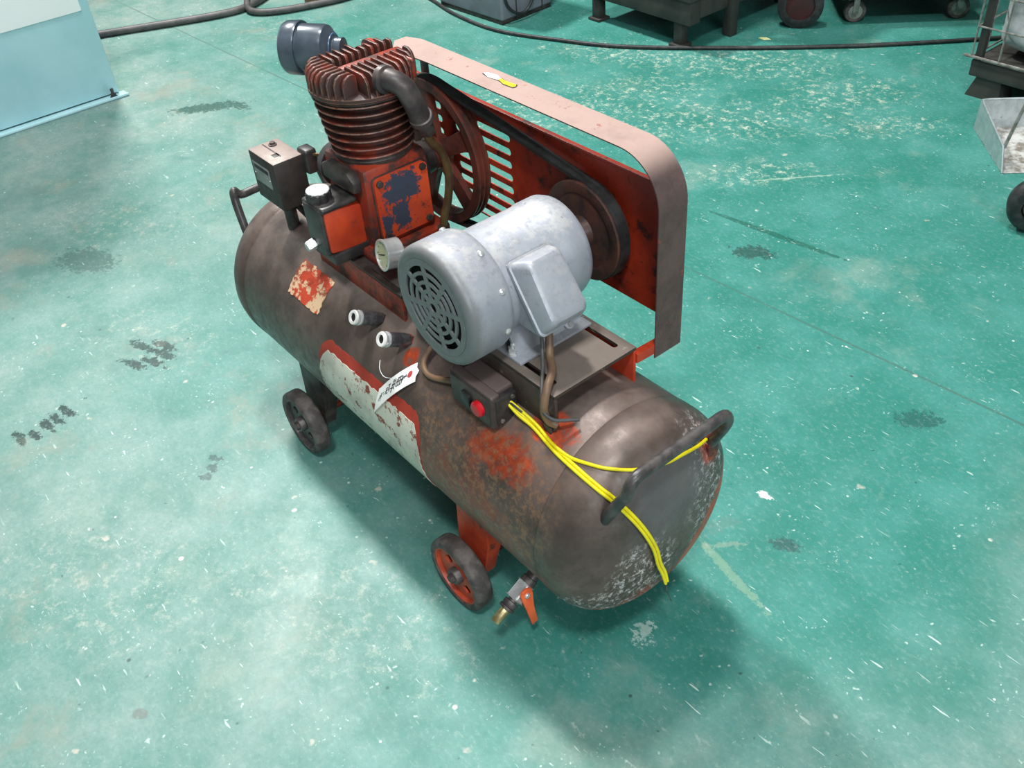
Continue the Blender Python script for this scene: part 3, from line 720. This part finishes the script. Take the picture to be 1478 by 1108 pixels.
prism('stay', [(-.24, .095, .545), (-.225, .095, .545), (-.225, .19, .66), (-.24, .19, .66)], (0, 0, .018), 'grime', gp)
# arrow sticker on the rim
def arrow(o, zt, mat, name, par):
    P = [(.020, -.004), (.040, -.009), (.062, -.0055), (.070, -.0065), (.082, -.012), (.107, -.010), (.109, -.002), (.104, .006), (.080, .002), (.066, .0055), (.045, .010), (.026, .007)]
    c = Vector((.065, 0))
    P2 = [(p[0] + (o if p[0] > c.x else -o), p[1] + (o if p[1] > 0 else -o)) for p in P]
    return prism(name, [(p[0] + .003, .1665 + p[1] * .75, .8895) for p in P2], (0, 0, zt), mat, par)
ar = arrow(.0012, .0004, 'ink', 'arrow_sticker', gp)
prism('arrow_tail', [(.022, .165, .8898), (.043, .1585, .8898), (.066, .1625, .8898), (.066, .1705, .8898), (.047, .175, .8898), (.029, .1715, .8898)], (0, 0, .0005), 'paper', ar)
prism('arrow_head', [(.066, .1628, .8898), (.074, .1618, .8898), (.085, .158, .8898), (.109, .1595, .8898), (.111, .165, .8898), (.106, .1705, .8898), (.083, .1678, .8898), (.066, .1703, .8898)], (0, 0, .0006), 'yellow_vinyl', ar)

# ---- motor
MX, MZ = .283, .6835
mot = lathe('motor', (MX, -.10, MZ), (0, 1, 0), [(0, .086), (.004, .0895), (.150, .0895), (.154, .0915), (.186, .0915), (.196, .087), (.203, .075), (.205, .03)], 'motor', comp, 64)
fc = lathe('fan_cover', (MX, -.166, MZ), (0, 1, 0), [(.0015, .083), (0, .087), (.0, .094), (.003, .100), (.008, .1035), (.014, .1045), (.072, .1045), (.082, .101), (.088, .0925)], 'motor', mot, 64, caps=False)
sl = [circ(0, 0, .0085, 20)]
for r0, r1 in ((.018, .0255), (.032, .041), (.047, .0565), (.0625, .0725)):
    for k in range(8):
        h = math.asin(.0042 / ((r0 + r1) / 2)); a0 = R(45 * k + 12) + h; a1 = R(45 * k + 57) - h; q = max(3, int((a1 - a0) * 10))
        sl.append([(r1 * math.cos(a0 + (a1 - a0) * j / q), r1 * math.sin(a0 + (a1 - a0) * j / q)) for j in range(q + 1)] + [(r0 * math.cos(a1 - (a1 - a0) * j / q), r0 * math.sin(a1 - (a1 - a0) * j / q)) for j in range(q + 1)])
gr = plate('fan_grille', circ(0, 0, .0845, 56), sl, .003, Matrix.Translation((MX, -.1643, MZ)) @ XZ(0), 'motor', mot)
lathe('fan_recess_shade', (MX, -.150, MZ), (0, 1, 0), [(0, 0), (0, .08), (.03, .08), (.03, 0)], 'void', mot, 32, caps=False)  # plain black drum standing in for the shade behind the grille
for a in (25, 62, 118, -15):
    p = Vector((MX + .104 * math.cos(R(a)), -.098, MZ + .104 * math.sin(R(a)))); d = Vector((math.cos(R(a)), 0, math.sin(R(a))))
    lathe('screw', p, d, [(-.002, .0055), (.002, .0055), (.004, .003), (.0042, 0)], 'chrome', mot, 14)
foot = finish('foot', prism_bm([(.192, -.079, .5735), (.383, -.079, .5735), (.383, .079, .5735), (.192, .079, .5735)], (0, 0, .006), None, .0015), 'motor', mot)
for x0, x1, t0, t1 in ((.36, .366, .335, .341), (.206, .20, .231, .225)):
    prism('foot_web', [(x0, -.07, .578), (x1, -.07, .578), (t1, -.07, .625), (t0, -.07, .625)], (0, .14, 0), 'motor', mot)
for x, y in ((.352, -.0675), (.352, .0675), (.212, -.0675), (.212, .0675)):
    lathe('washer', (x, y, .5795), (0, 0, 1), [(0, .0115), (.002, .0115)], 'chrome', foot, 20)
    hexnut('foot_bolt', (x, y, .5815), (x, y, .591), .0095, 'chrome', foot, .009)
# slanted terminal box
tn = Vector((.816, 0, .577)); tv = Vector((-.577, 0, .816)); tu = Vector((0, 1, 0)); tc = Vector((.3850, -.021, .6965))
def tb(u, v, n): return tc + tu * u + tv * v + tn * n
body = bmesh.new()
lo = [body.verts.new((.315, u, z)) for u, z in ((-.060, .640), (.018, .640), (.018, .748), (-.060, .748))]
hi = [body.verts.new(tb(u, v, 0)) for u, v in ((-.044, -.06), (.044, -.06), (.044, .06), (-.044, .06))]
for k in range(4): body.faces.new((lo[k], lo[(k + 1) % 4], hi[(k + 1) % 4], hi[k]))
body.faces.new(lo); body.faces.new(hi)
tbx = finish('terminal_box', body, 'motor', mot, 20)
cb = bmesh.new(); rings = []
for n_, hu, hv, r in ((0, .046, .064, .010), (.006, .046, .064, .010), (.007, .043, .061, .010), (.030, .040, .056, .012), (.038, .036, .051, .012), (.0405, .031, .045, .010)):
    P = rrect(-hu, -hv, hu, hv, r, 5)
    k = 1 if n_ < .02 else 1 - .10 * (n_ / .04)
    rings.append([cb.verts.new(tb(u * (1 if v < 0 else k), v, n_)) for u, v in P])
for p, q in zip(rings, rings[1:]):
    for k in range(len(p)): cb.faces.new((p[k], p[(k + 1) % len(p)], q[(k + 1) % len(p)], q[k]))
cb.faces.new(rings[0]); cb.faces.new(rings[-1])
tcv = finish('terminal_cover', cb, 'motor', mot, 32)
lathe('cover_lug', tb(.012, -.064, 0), tn, [(0, .009), (.006, .009), (.0065, .008)], 'motor', tcv, 20)
lathe('cover_screw', tb(.012, -.066, .0063), tn, [(0, .0045), (.003, .0042), (.0032, 0)], 'chrome', tcv, 14)
tube('motor_cable', [(.400, -.030, .648), (.405, -.034, .620), (.420, -.047, .598), (.445, -.064, .594), (.4640, -.091, .589), (.470, -.104, .568), (.468, -.104, .543), (.470, -.097, .522), (.478, -.088, .514)], .0068, 'brown_cable', comp, 6, 12)
tube('earth_lead', [(.398, -.044, .645), (.402, -.047, .612), (.424, -.066, .592), (.452, -.093, .580), (.468, -.108, .553), (.486, -.100, .538), (.497, -.08, .532), (.505, -.064, .528)], .0032, 'grey_wire', comp, 6, 8)
tube('tank_cable', [(.275, -.118, .494), (.245, -.128, .489), (.205, -.138, .478), (.180, -.139, .477), (.163, -.130, .486), (.158, -.110, .500), (.163, -.090, .510)], .0055, 'brown_cable', comp, 6, 10)
cl = finish('cable_clamp', tube_bm([(.468 + .010 * math.cos(a), -.092, .512 + .012 * math.sin(a)) for a in [R(k * 20) for k in range(18)]], .0035, 6, None, True), 'cast_brown', comp)
box('clamp_tab', (.455, -.098, .485), (.474, -.093, .510), 'cast_brown', cl, .002)

# ---- push-button starter
bx = finish('starter_box', box_bm((.283, -.140, .474), (.376, -.090, .543), .006, 3), 'brown_box', comp)
box('starter_cover', (.270, -.148, .476), (.3865, -.125, .545), 'brown_box', bx, .006, 3)
box('face_plate', (.276, -.1495, .482), (.380, -.147, .539), 'grime', bx, .003)
box('end_cover', (.374, -.140, .482), (.390, -.096, .538), 'oil_black', bx, .004)
box('start_button', (.312, -.157, .501), (.335, -.148, .526), 'black', bx, .003)
lathe('stop_button', (.3545, -.148, .510), (0, -1, 0), [(0, .0145), (.008, .0145), (.011, .012), (.0118, .008), (.012, 0)], 'red_button', bx, 28)
for y, z in ((-.131, .492), (-.106, .531)): lathe('screw', (.389, y, z), (1, 0, 0), [(0, .0042), (.003, .0038), (.0032, 0)], 'steel', bx, 12)
tube('earth_wire', [(.388, -.112, .520), (.400, -.112, .520), (.415, -.108, .513)], .002, 'black_rubber', bx, 4, 6)
st = (.386, -.114, .518)
W1 = [st, (.410, -.112, .506), (.441, -.1072, .4955), (.5007, -.1153, .4894), (.5534, -.1191, .4874), (.598, -.117, .480), (.618, -.107, .464), (.637, -.087, .4274), (.648, -.0645, .3803), (.653, -.043, .324), (.654, -.0315, .275), (.655, -.0209, .2442), (.656, -.0125, .212)]
yw = tube('supply_wire', W1, .0030, 'yellow', comp, 6, 8)
tube('bare_wire', [(.656, -.0125, .212), (.656, -.0100, .200), (.655, -.0070, .187)], .0017, 'grey_wire', yw, 4, 6)
tube('copper_strand', [(.655, -.0070, .187), (.656, -.001, .165), (.656, .0050, .148)], .0009, 'copper', yw, 4, 6)
W2 = [(p[0] + .001, p[1] + (.0055 if i > 1 else .003) - .0, p[2] + .002) for i, p in enumerate(W1)]
W2 = W2[:-1] + [(.6575, -.0100, .218)]
tube('supply_wire', W2, .0030, 'yellow', comp, 6, 8)
W3 = [(.386, -.111, .522), (.412, -.106, .512), (.446, -.1022, .4995), (.4844, -.1086, .4945), (.5279, -.1092, .4935), (.5658, -.1011, .499), (.5951, -.085, .4987), (.6185, -.0485, .4888), (.630, .0029, .4755), (.631, .0422, .4688), (.629, .0786, .4606), (.624, .105, .455)]
tube('supply_wire', W3, .0030, 'yellow', comp, 6, 8)

# ---- gauge, couplers, pressure switch
gd = Vector((-.12, -.97, .18)).normalized(); go = Vector((.004, -.052, .612))
ga = lathe('pressure_gauge', go, gd, [(0, .012), (.001, .0265), (.003, .0285), (.030, .0285), (.0335, .0300), (.036, .0300), (.0365, .0265), (.033, .0262)], 'chrome', comp, 40, caps=False)
lathe('back', go, gd, [(0, .013), (-.002, .010), (-.012, .008), (-.02, .008)], 'brass', ga, 16)
dl = lathe('dial', go + gd * .0325, gd, [(0, 0), (0, .0264), (.0006, .0264), (.0006, 0)], 'dial', ga, 36)
d_, ga_, gb_ = frame(gd); dc = go + gd * .0335
prism('needle', [dc + ga_ * a + gb_ * b for a, b in ((-.017, -.008), (-.0175, -.0068), (.006, .004), (.0072, .0022))], gd * .0006, 'ink', dl)
for k in range(9):
    a = R(-45 + 270 / 8 * k); u = ga_ * math.cos(a) + gb_ * math.sin(a); v = gd.cross(u)
    prism('tick', [dc + u * r + v * w - gd * .0004 for r, w in ((.020, -.0005), (.024, -.0005), (.024, .0005), (.020, .0005))], gd * .0005, 'ink', dl)
tube('gauge_pipe', [go - gd * .018, go - gd * .026 + Vector((0, 0, -.008)), (.006, -.020, .57), (.006, -.02, .54)], .007, 'grime', comp, 5, 12)
cd = Vector((0, -.86, .51))
for x in (-.004, .0905):
    c0 = Vector((x, -.104, .480))
    cp_ = lathe('coupler', c0, cd, [(0, .010), (.012, .010), (.013, .0125), (.020, .013), (.021, .0138), (.056, .0138), (.058, .0125), (.062, .0125)], 'coupler_dark', comp, 28)
    lathe('collar', c0 + cd * .060, cd, [(0, .0125), (.001, .0146), (.004, .0146), (.005, .0128), (.007, .0128), (.008, .0146), (.012, .0146), (.0128, .0135)], 'chrome', cp_, 28)
    lathe('socket_ring', c0 + cd * .072, cd, [(0, .0138), (.002, .0142), (.004, .0132), (.0042, .0085), (.0, .0082)], 'white_plastic', cp_, 28, caps=False)
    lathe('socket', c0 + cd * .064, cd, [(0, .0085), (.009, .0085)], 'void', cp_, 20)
    hexnut('base_nut', c0 + cd * .004, c0 + cd * .014, .0125, 'orange_dirty' if x > 0 else 'grime', cp_)
sw = finish('pressure_switch', box_bm((-.459, -.108, .577), (-.349, -.037, .685), .005, 2), 'switch_box', comp)
box('maker_plate', (-.447, -.1088, .619), (-.376, -.1075, .664), 'label', sw, .0006)
box('plate_stripe', (-.442, -.1092, .650), (-.380, -.1086, .659), 'ink', sw, .0002)
for x, z in ((-.443, .638), (-.380, .638)): lathe('rivet', (x, -.1085, z), (0, -1, 0), [(0, .0022), (.001, .002), (.0012, 0)], 'chrome', sw, 10)
lathe('top_screw', (-.432, -.062, .685), (0, 0, 1), [(0, .009), (.002, .009), (.003, .006), (.007, .0055), (.0075, 0)], 'grime', sw, 16)
box('top_print', (-.450, -.078, .6848), (-.372, -.075, .6856), 'grime', sw, .0002)
box('top_print', (-.392, -.088, .6848), (-.376, -.074, .6856), 'grime', sw, .0002)
sn = box('switch_neck', (-.425, -.090, .555), (-.385, -.052, .580), 'oil_black', comp, .005)
cyl('nipple', (-.404, -.071, .49), (-.404, -.071, .56), .0135, 'oil_black', sn, 20)
uf = box('unloader_valve', (-.372, -.040, .640), (-.335, -.012, .693), 'oil_black', comp, .006, 3)
tube('unloader_pipe', [(-.340, -.022, .680), (-.32, -.010, .681), (-.295, .002, .682), (-.272, .015, .695), (-.255, .022, .706), (-.235, .025, .708)], .0042, 'copper', comp, 6, 8)
tube('control_pipe', [(-.40, -.055, .555), (-.37, -.048, .535), (-.345, -.045, .525)], .007, 'oil_black', comp, 5, 10)

# ================================================================ hang tag lying on the tank
tg = thing('hang_tag', 'white paper tag with black handwriting and red stamp on the tank', 'tag', (.12, -.17, .42))
C4 = [Vector((.1505, -.1300, .4800)), Vector((.1690, -.1515, .4590)), Vector((.0672, -.2010, .3470)), Vector((.0800, -.1870, .4050))]   # top, right, bottom, left
nt = Vector((0, -.80, .60))
def tp(u, v, off=0.0):      # u along the length from the hole end, v across
    p = (C4[0] * (1 - v) + C4[1] * v) * (1 - u) + (C4[3] * (1 - v) + C4[2] * v) * u
    q = p.copy(); yz = Vector((0, p.y, p.z - ZC)); k = (.2025 + .004 * math.sin(u * 3.1) - .0) / yz.length
    q.y = p.y * max(k, 1); q.z = ZC + (p.z - ZC) * max(k, 1)
    return q + yz.normalized() * off
bm = bmesh.new(); nu, nv = 20, 8; A = []
for off in (0.0006, -.0002):
    A.append([[bm.verts.new(tp(max(i / nu, .10 * abs(j / nv - .5) * 2 if i == 0 else 0), j / nv, off)) for j in range(nv + 1)] for i in range(nu + 1)])
for G_ in A:
    for i in range(nu):
        for j in range(nv): bm.faces.new((G_[i][j], G_[i + 1][j], G_[i + 1][j + 1], G_[i][j + 1]))
for i in range(nu):
    for j in (0, nv): bm.faces.new((A[0][i][j], A[0][i + 1][j], A[1][i + 1][j], A[1][i][j]))
for j in range(nv):
    for i in (0, nu): bm.faces.new((A[0][i][j], A[0][i][j + 1], A[1][i][j + 1], A[1][i][j]))
def rel(o):
    o.matrix_parent_inverse = Matrix.Translation(-Vector(tg.location)); return o
rel(finish('card', bm, 'paper', tg, 60))
def stroke(pts, w=.022, mat='ink', name='stroke'):
    bm = bmesh.new(); P = []
    for (u0, v0), (u1, v1) in zip(pts, pts[1:]):
        for k in range(4): P.append((u0 + (u1 - u0) * k / 4, v0 + (v1 - v0) * k / 4))
    P.append(pts[-1]); L = []
    for i, (u, v) in enumerate(P):
        a = P[max(i - 1, 0)]; b = P[min(i + 1, len(P) - 1)]; du, dv_ = (b[0] - a[0]) * 3.0, b[1] - a[1]; l = math.hypot(du, dv_) or 1
        nu_, nv_ = -dv_ / l / 3.0, du / l
        L.append([bm.verts.new(tp(u + nu_ * w * s, v + nv_ * w * s, h)) for s in (-1, 1) for h in (.0005, .0011)])
    for p, q in zip(L, L[1:]):
        for a, b in ((0, 1), (1, 3), (3, 2), (2, 0)): bm.faces.new((p[a], p[b], q[b], q[a]))
    return rel(finish(name, bm, mat, tg, 60))
CH = [  # handwritten characters in (u along the tag, v across)
    [[(.22, .38), (.26, .52)], [(.20, .50), (.28, .40)], [(.27, .45), (.30, .60)]],
    [[(.30, .30), (.30, .70)], [(.335, .28), (.335, .72)], [(.37, .30), (.37, .70)], [(.40, .34), (.41, .66)], [(.30, .50), (.41, .48)], [(.31, .32), (.40, .30)], [(.31, .70), (.40, .68)]],
    [[(.45, .24), (.45, .72)], [(.43, .34), (.50, .32)], [(.43, .50), (.51, .46)], [(.49, .22), (.50, .80)], [(.44, .66), (.53, .58)]],
    [[(.55, .32), (.62, .30)], [(.58, .32), (.56, .66)], [(.60, .42), (.65, .40), (.64, .64), (.59, .66)], [(.57, .50), (.66, .54)]],
    [[(.71, .44), (.74, .48)], [(.69, .54), (.70, .62)]],
    [[(.76, .44), (.82, .62)], [(.76, .60), (.84, .46)], [(.80, .38), (.80, .74)], [(.83, .50), (.88, .66)]],
]
for ci, chs in enumerate(CH):
    for s_ in chs: stroke(s_, .020 if ci not in (4, 5) else .012)
bm = bmesh.new(); rg = [[bm.verts.new(tp(.155 + .042 * math.cos(2 * math.pi * k / 20), .47 + .17 * math.sin(2 * math.pi * k / 20), h)) for k in range(20)] for h in (.0005, .0010)]
bm.faces.new(rg[1]); 
for k in range(20): bm.faces.new((rg[0][k], rg[0][(k + 1) % 20], rg[1][(k + 1) % 20], rg[1][k]))
rel(finish('stamp', bm, 'stamp', tg))
rel(finish('string', tube_bm(spline([on_tank(.055, 37, .004), on_tank(.066, 33, .006), on_tank(.082, 31, .004), tp(.55, .1, .001)], 5), .0007, 5), 'paper', tg))

# ================================================================ SURROUNDINGS
# pale blue steel cabinet
cab = thing('steel_cabinet', 'pale blue steel cabinet with white upper panel and bolted foot flange', 'cabinet', (-2.98, -.45, 0))
def relto(o, p): o.matrix_parent_inverse = Matrix.Translation(-Vector(p.location)); return o
relto(box('body', (-3.20, -1.25, .012), (-2.785, .302, 2.35), 'cabinet', cab, .004), cab)
relto(box('white_panel', (-2.787, -1.20, .362), (-2.779, .266, 2.25), 'white_panel', cab, .001), cab)
ff = relto(box('foot_flange', (-2.80, -1.26, 0), (-2.735, .325, .007), 'cabinet', cab, .002), cab)
relto(box('flange_edge', (-2.745, -1.26, .0), (-2.735, .325, .014), 'cabinet', cab, .003), cab)
b1 = finish('anchor_bolt', lathe_bm((-2.762, .268, .006), (0, 0, 1), [(0, .016), (.003, .016), (.0032, .012), (.014, .012), (.0142, .007), (.036, .007)], 8), 'grime', cab); relto(b1, cab)

# hoses
def px_floor(pts, z): return [(a, b, z) for a, b in pts]
tag(tube('thick_hose', px_floor([(-3.62, .30), (-3.542, .5036), (-3.4006, .8196), (-3.32, 1.02), (-3.30, 1.16), (-3.36, 1.30), (-3.48, 1.45), (-3.62, 1.62), (-3.75, 1.9)], .018), .0175, 'grey_wire', None, 8, 12), 'thick grey hose trailing from behind the pale blue cabinet', 'hose')
tag(tube('looped_hose', [(-3.90, 1.95, .018), (-3.70, 1.62, .03), (-3.56, 1.45, .050), (-3.45, 1.31, .052), (-3.355, 1.215, .040), (-3.255, 1.165, .022), (-3.178, 1.185, .018), (-3.11, 1.27, .018), (-3.06, 1.40, .018), (-3.02, 1.55, .018), (-3.02, 1.70, .018), (-3.05, 1.9, .018)], .0165, 'grey_wire', None, 8, 12), 'grey hose turned back in a bight beside the small wooden block', 'hose')
tag(tube('air_hose', px_floor([(-3.0, 1.90), (-2.6838, 1.8592), (-2.40, 1.805), (-2.0825, 1.800), (-1.78, 1.90), (-1.5046, 2.0285), (-1.1633, 2.2931), (-.8544, 2.5697), (-.665, 2.7655), (-.4672, 2.99), (-.36, 3.12)], .0085), .0082, 'black_rubber', None, 8, 10), 'thin black air hose lying in a long curve across the floor', 'hose')
blk = box('wooden_block', (-3.17, 1.43, 0), (-3.06, 1.56, .09), 'wood', None, .004)
tag(blk, 'small brown wooden block inside the hose loop', 'wood block')

# grey moulded case with a cord loop hanging on it
cs = thing('plastic_case', 'grey moulded plastic case standing on the floor behind the black hose', 'case', (-2.34, 2.02, 0), R(2.5))
cb_ = box('body', (-.245, -.165, .018), (.215, .15, .42), 'case_grey', cs, .012, 3)
box('base', (-.240, -.160, 0), (.210, .145, .022), 'grime', cs, .003)
for yy in (-.075, .085): box('seam', (.2135, yy - .003, .01), (.2165, yy + .003, .40), 'grime', cs, .0005)
box('lid', (-.248, -.168, .415), (.218, .153, .455), 'case_grey', cs, .01)
cord = tag(tube('cord_loop', [(-2.108, 1.91, .40), (-2.104, 1.872, .24), (-2.103, 1.885, .10), (-2.103, 1.945, .040), (-2.104, 2.01, .045), (-2.106, 2.055, .12), (-2.108, 2.065, .25), (-2.110, 2.03, .40), (-2.13, 1.98, .472), (-2.125, 1.945, .472)], .0065, 'black_rubber', None, 8, 10, True, True), 'black cord loop hanging over the side of the grey case', 'cord')

# low dark steel bench
bn = thing('steel_bench', 'low dark grimy steel bench frame on stub legs', 'bench', (-2.1, 2.55, 0))
def rbx(n, a, b, m_='bench', bev=.004): return relto(box(n, a, b, m_, bn, bev), bn)
rbx('front_beam', (-1.86, 2.17, .105), (-1.268, 2.235, .20)); rbx('rear_beam', (-1.86, 2.88, .105), (-1.268, 2.94, .20))
rbx('end_beam', (-1.33, 2.236, .12), (-1.27, 2.879, .195)); rbx('end_beam', (-1.86, 2.236, .12), (-1.80, 2.879, .195))
rbx('deck', (-1.88, 2.16, .2005), (-1.262, 2.95, .235))
for x, y in ((-1.345, 2.205), (-1.84, 2.205), (-1.345, 2.90), (-1.84, 2.90)):
    lg = rbx('leg', (x - .022, y - .022, .01), (x + .022, y + .022, .105)); 
    relto(box('foot_pad', (x - .035, y - .035, 0), (x + .035, y + .035, .012), 'bench', lg, .002), lg); bpy.data.objects[lg.name].children[0].matrix_parent_inverse = Matrix.Identity(4)
rbx('post', (-1.29, 2.405, 0), (-1.245, 2.45, .62)); rbx('post', (-1.88, 2.405, .235), (-1.835, 2.45, .62)); rbx('shelf', (-1.90, 2.39, .62), (-1.235, 2.94, .66))
# small wheel with red hub
rw = thing('hub_wheel', 'small dark tyre with shade-darkened red hub beside the bench', 'wheel', (-1.105, 2.68, .095), R(35))
lathe('tyre', (0, -.03, 0), (0, 1, 0), [(0, .06), (0, .08), (.01, .095), (.05, .095), (.06, .08), (.06, .06), (0, .06)], 'black_rubber', rw, 32, caps=False)
lathe('hub', (0, -.024, 0), (0, 1, 0), [(0, .02), (.004, .06), (.044, .06), (.048, .02)], 'dark_red', rw, 28)
# dolly on castors
dl_ = thing('platform_dolly', 'dark steel platform dolly with grey swivel castors', 'dolly', (-.98, 3.17, 0), R(45))
box('deck', (-.27, -.27, .120), (.27, .27, .150), 'bench', dl_, .004)
for a_, b_ in (((-.275, -.28, .112), (.275, -.27, .156)), ((-.28, -.275, .112), (-.27, .275, .156))): box('deck_rail', a_, b_, 'case_grey', dl_, .003)
box('load', (-.22, -.22, .1505), (.22, .22, .45), 'bench', dl_, .02)
for x, y in ((-.20, -.22), (.22, -.22), (-.22, .22), (.22, .22)):
    cw = lathe('castor_wheel', (x, y - .016, .045), (0, 1, 0), [(0, .028), (0, .041), (.004, .045), (.028, .045), (.032, .041), (.032, .028), (0, .028)], 'rubber', dl_, 28, caps=False)
    lathe('castor_hub', (x, y - .018, .045), (0, 1, 0), [(0, .010), (.001, .029), (.027, .029), (.028, .010)], 'wire', cw, 24)
    box('castor_fork', (x - .012, y - .024, .040), (x + .012, y - .0195, .105), 'wire', cw, .001); box('castor_fork', (x - .012, y + .0195, .040), (x + .012, y + .024, .105), 'wire', cw, .001)
    box('castor_plate', (x - .04, y - .04, .103), (x + .04, y + .04, .1195), 'wire', cw, .002)
# wire mesh container
wc = thing('mesh_container', 'wire mesh container on dark feet filled with white plastic sheeting', 'container', (-.24, 2.50, 0), 0)
W_, D_, H_, Z0 = 1.0, .8, .75, .145
box('pallet_frame', (0, .005, .075), (W_, D_, .135), 'bench', wc, .006)
for x, y in ((.075, .06), (W_ - .075, .06), (.075, D_ - .06), (W_ - .075, D_ - .06)):
    prism('foot', [(x - .075, y - .045, 0), (x + .055, y - .045, 0), (x + .045, y - .045, .078), (x - .045, y - .045, .078)], (0, .09, 0), 'bench', wc)
def wirep(n, a, b, r=.0035): return cyl(n, a, b, r, 'wire', wc, 8, .0005)
wirep('bottom_rail', (-.03, 0, Z0), (W_, 0, Z0), .0055)
for k in range(11): wirep('wire', (W_ * k / 10, 0, Z0), (W_ * k / 10, 0, Z0 + H_))
for k in range(1, 8): wirep('cross_wire', (0, 0, Z0 + H_ * k / 7), (W_, 0, Z0 + H_ * k / 7))
for k in range(1, 9): wirep('wire', (0, D_ * k / 8, Z0), (0, D_ * k / 8, Z0 + H_))
for k in range(0, 8): wirep('cross_wire', (0, 0, Z0 + H_ * k / 7), (0, D_, Z0 + H_ * k / 7))
for x, y in ((0, 0), (W_, 0), (0, D_), (W_, D_)): box('corner_post', (x - .012 + (.02 if x == 0 else -.02), y + .008, .10), (x + .012 + (.02 if x == 0 else -.02), y + .032, Z0 + H_), 'bench', wc, .002)
bm = bmesh.new(); bmesh.ops.create_uvsphere(bm, u_segments=32, v_segments=20, radius=1)
rs = random.Random(3)
for v in bm.verts:
    sg = lambda q: math.copysign(abs(q) ** .2, q)
    w_ = 1 + .012 * math.sin(v.co.x * 9 + v.co.z * 7) + .008 * math.sin(v.co.y * 11 - v.co.z * 13)
    v.co = Vector((.5 + sg(v.co.x) * .47 * w_, .39 + sg(v.co.y) * .355 * w_, .49 + sg(v.co.z) * .335 * w_))
sk = finish('plastic_sheeting', bm, 'sack', None, 80); sk.location = wc.location; sk.rotation_euler = wc.rotation_euler
tag(sk, 'crumpled white plastic sheeting heaped inside the wire mesh container', 'plastic sheet')
# long-handled dustpan (open front towards +x -y)
dp = thing('dustpan', 'galvanised sheet dustpan with upright rod handle, open at the front', 'dustpan', (-.072, 2.29, 0), R(-45))
Ld, Wd, Hd = .325, .262, .105
def sheet(n, pts, th, m_='galv'): return finish(n, prism_bm(pts, th), m_, dp)
sheet('pan_base', [(0, 0, .001), (Ld, 0, .001), (Ld, Wd, .001), (0, Wd, .001)], (0, 0, .002), 'pan_floor')
bm = bmesh.new()
sheet('side_wall', [(.0, 0, .003), (Ld, 0, .003), (Ld - .045, 0, .070), (.02, 0, Hd), (.006, 0, Hd - .004)], (0, .002, 0))
sheet('side_wall', [(.0, Wd - .002, .003), (Ld, Wd - .002, .003), (Ld - .045, Wd - .002, .070), (.02, Wd - .002, Hd), (.006, Wd - .002, Hd - .004)], (0, .002, 0))
sheet('back_wall', [(0, .002, .003), (0, Wd - .002, .003), (0, Wd - .002, Hd), (0, .002, Hd)], (.002, 0, 0))
finish('rolled_edge', tube_bm([(Ld - .002, .001, .004), (Ld - .045, .001, .071), (.03, .001, Hd), (.006, .006, Hd), (.001, .03, Hd), (.001, Wd - .03, Hd), (.006, Wd - .006, Hd), (.03, Wd - .001, Hd), (Ld - .045, Wd - .001, .071), (Ld - .002, Wd - .001, .004)], .0035, 8), 'galv', dp)
finish('rod_handle', tube_bm([(Ld - .05, .006, .066), (Ld - .06, .03, .17), (Ld - .085, .11, .48), (Ld - .10, .16, .70)], .0055, 10), 'wire', dp)
# dark wheel by the frame edge
dw = thing('cart_wheel', 'dark dirty rubber cart wheel standing near the dustpan', 'wheel', (.392, 1.805, .0), R(28)); dw.scale = (.85, .85, .85)
lathe('tyre', (0, -.035, .10), (0, 1, 0), [(0, .055), (0, .078), (.008, .092), (.02, .10), (.05, .10), (.062, .092), (.07, .078), (.07, .055), (0, .055)], 'black_rubber', dw, 40, caps=False)
lathe('hub', (0, -.03, .10), (0, 1, 0), [(0, .012), (.004, .05), (.012, .055), (.048, .055), (.056, .05), (.06, .012)], 'bench', dw, 28)
sc = prism('paper_scrap', [(-1.150, 2.475, 0), (-1.118, 2.470, 0), (-1.098, 2.492, 0), (-1.128, 2.497, 0)], (0, 0, .002), 'scrap'); tag(sc, 'tiny pale yellow scrap lying on the floor by the black hose', 'scrap')
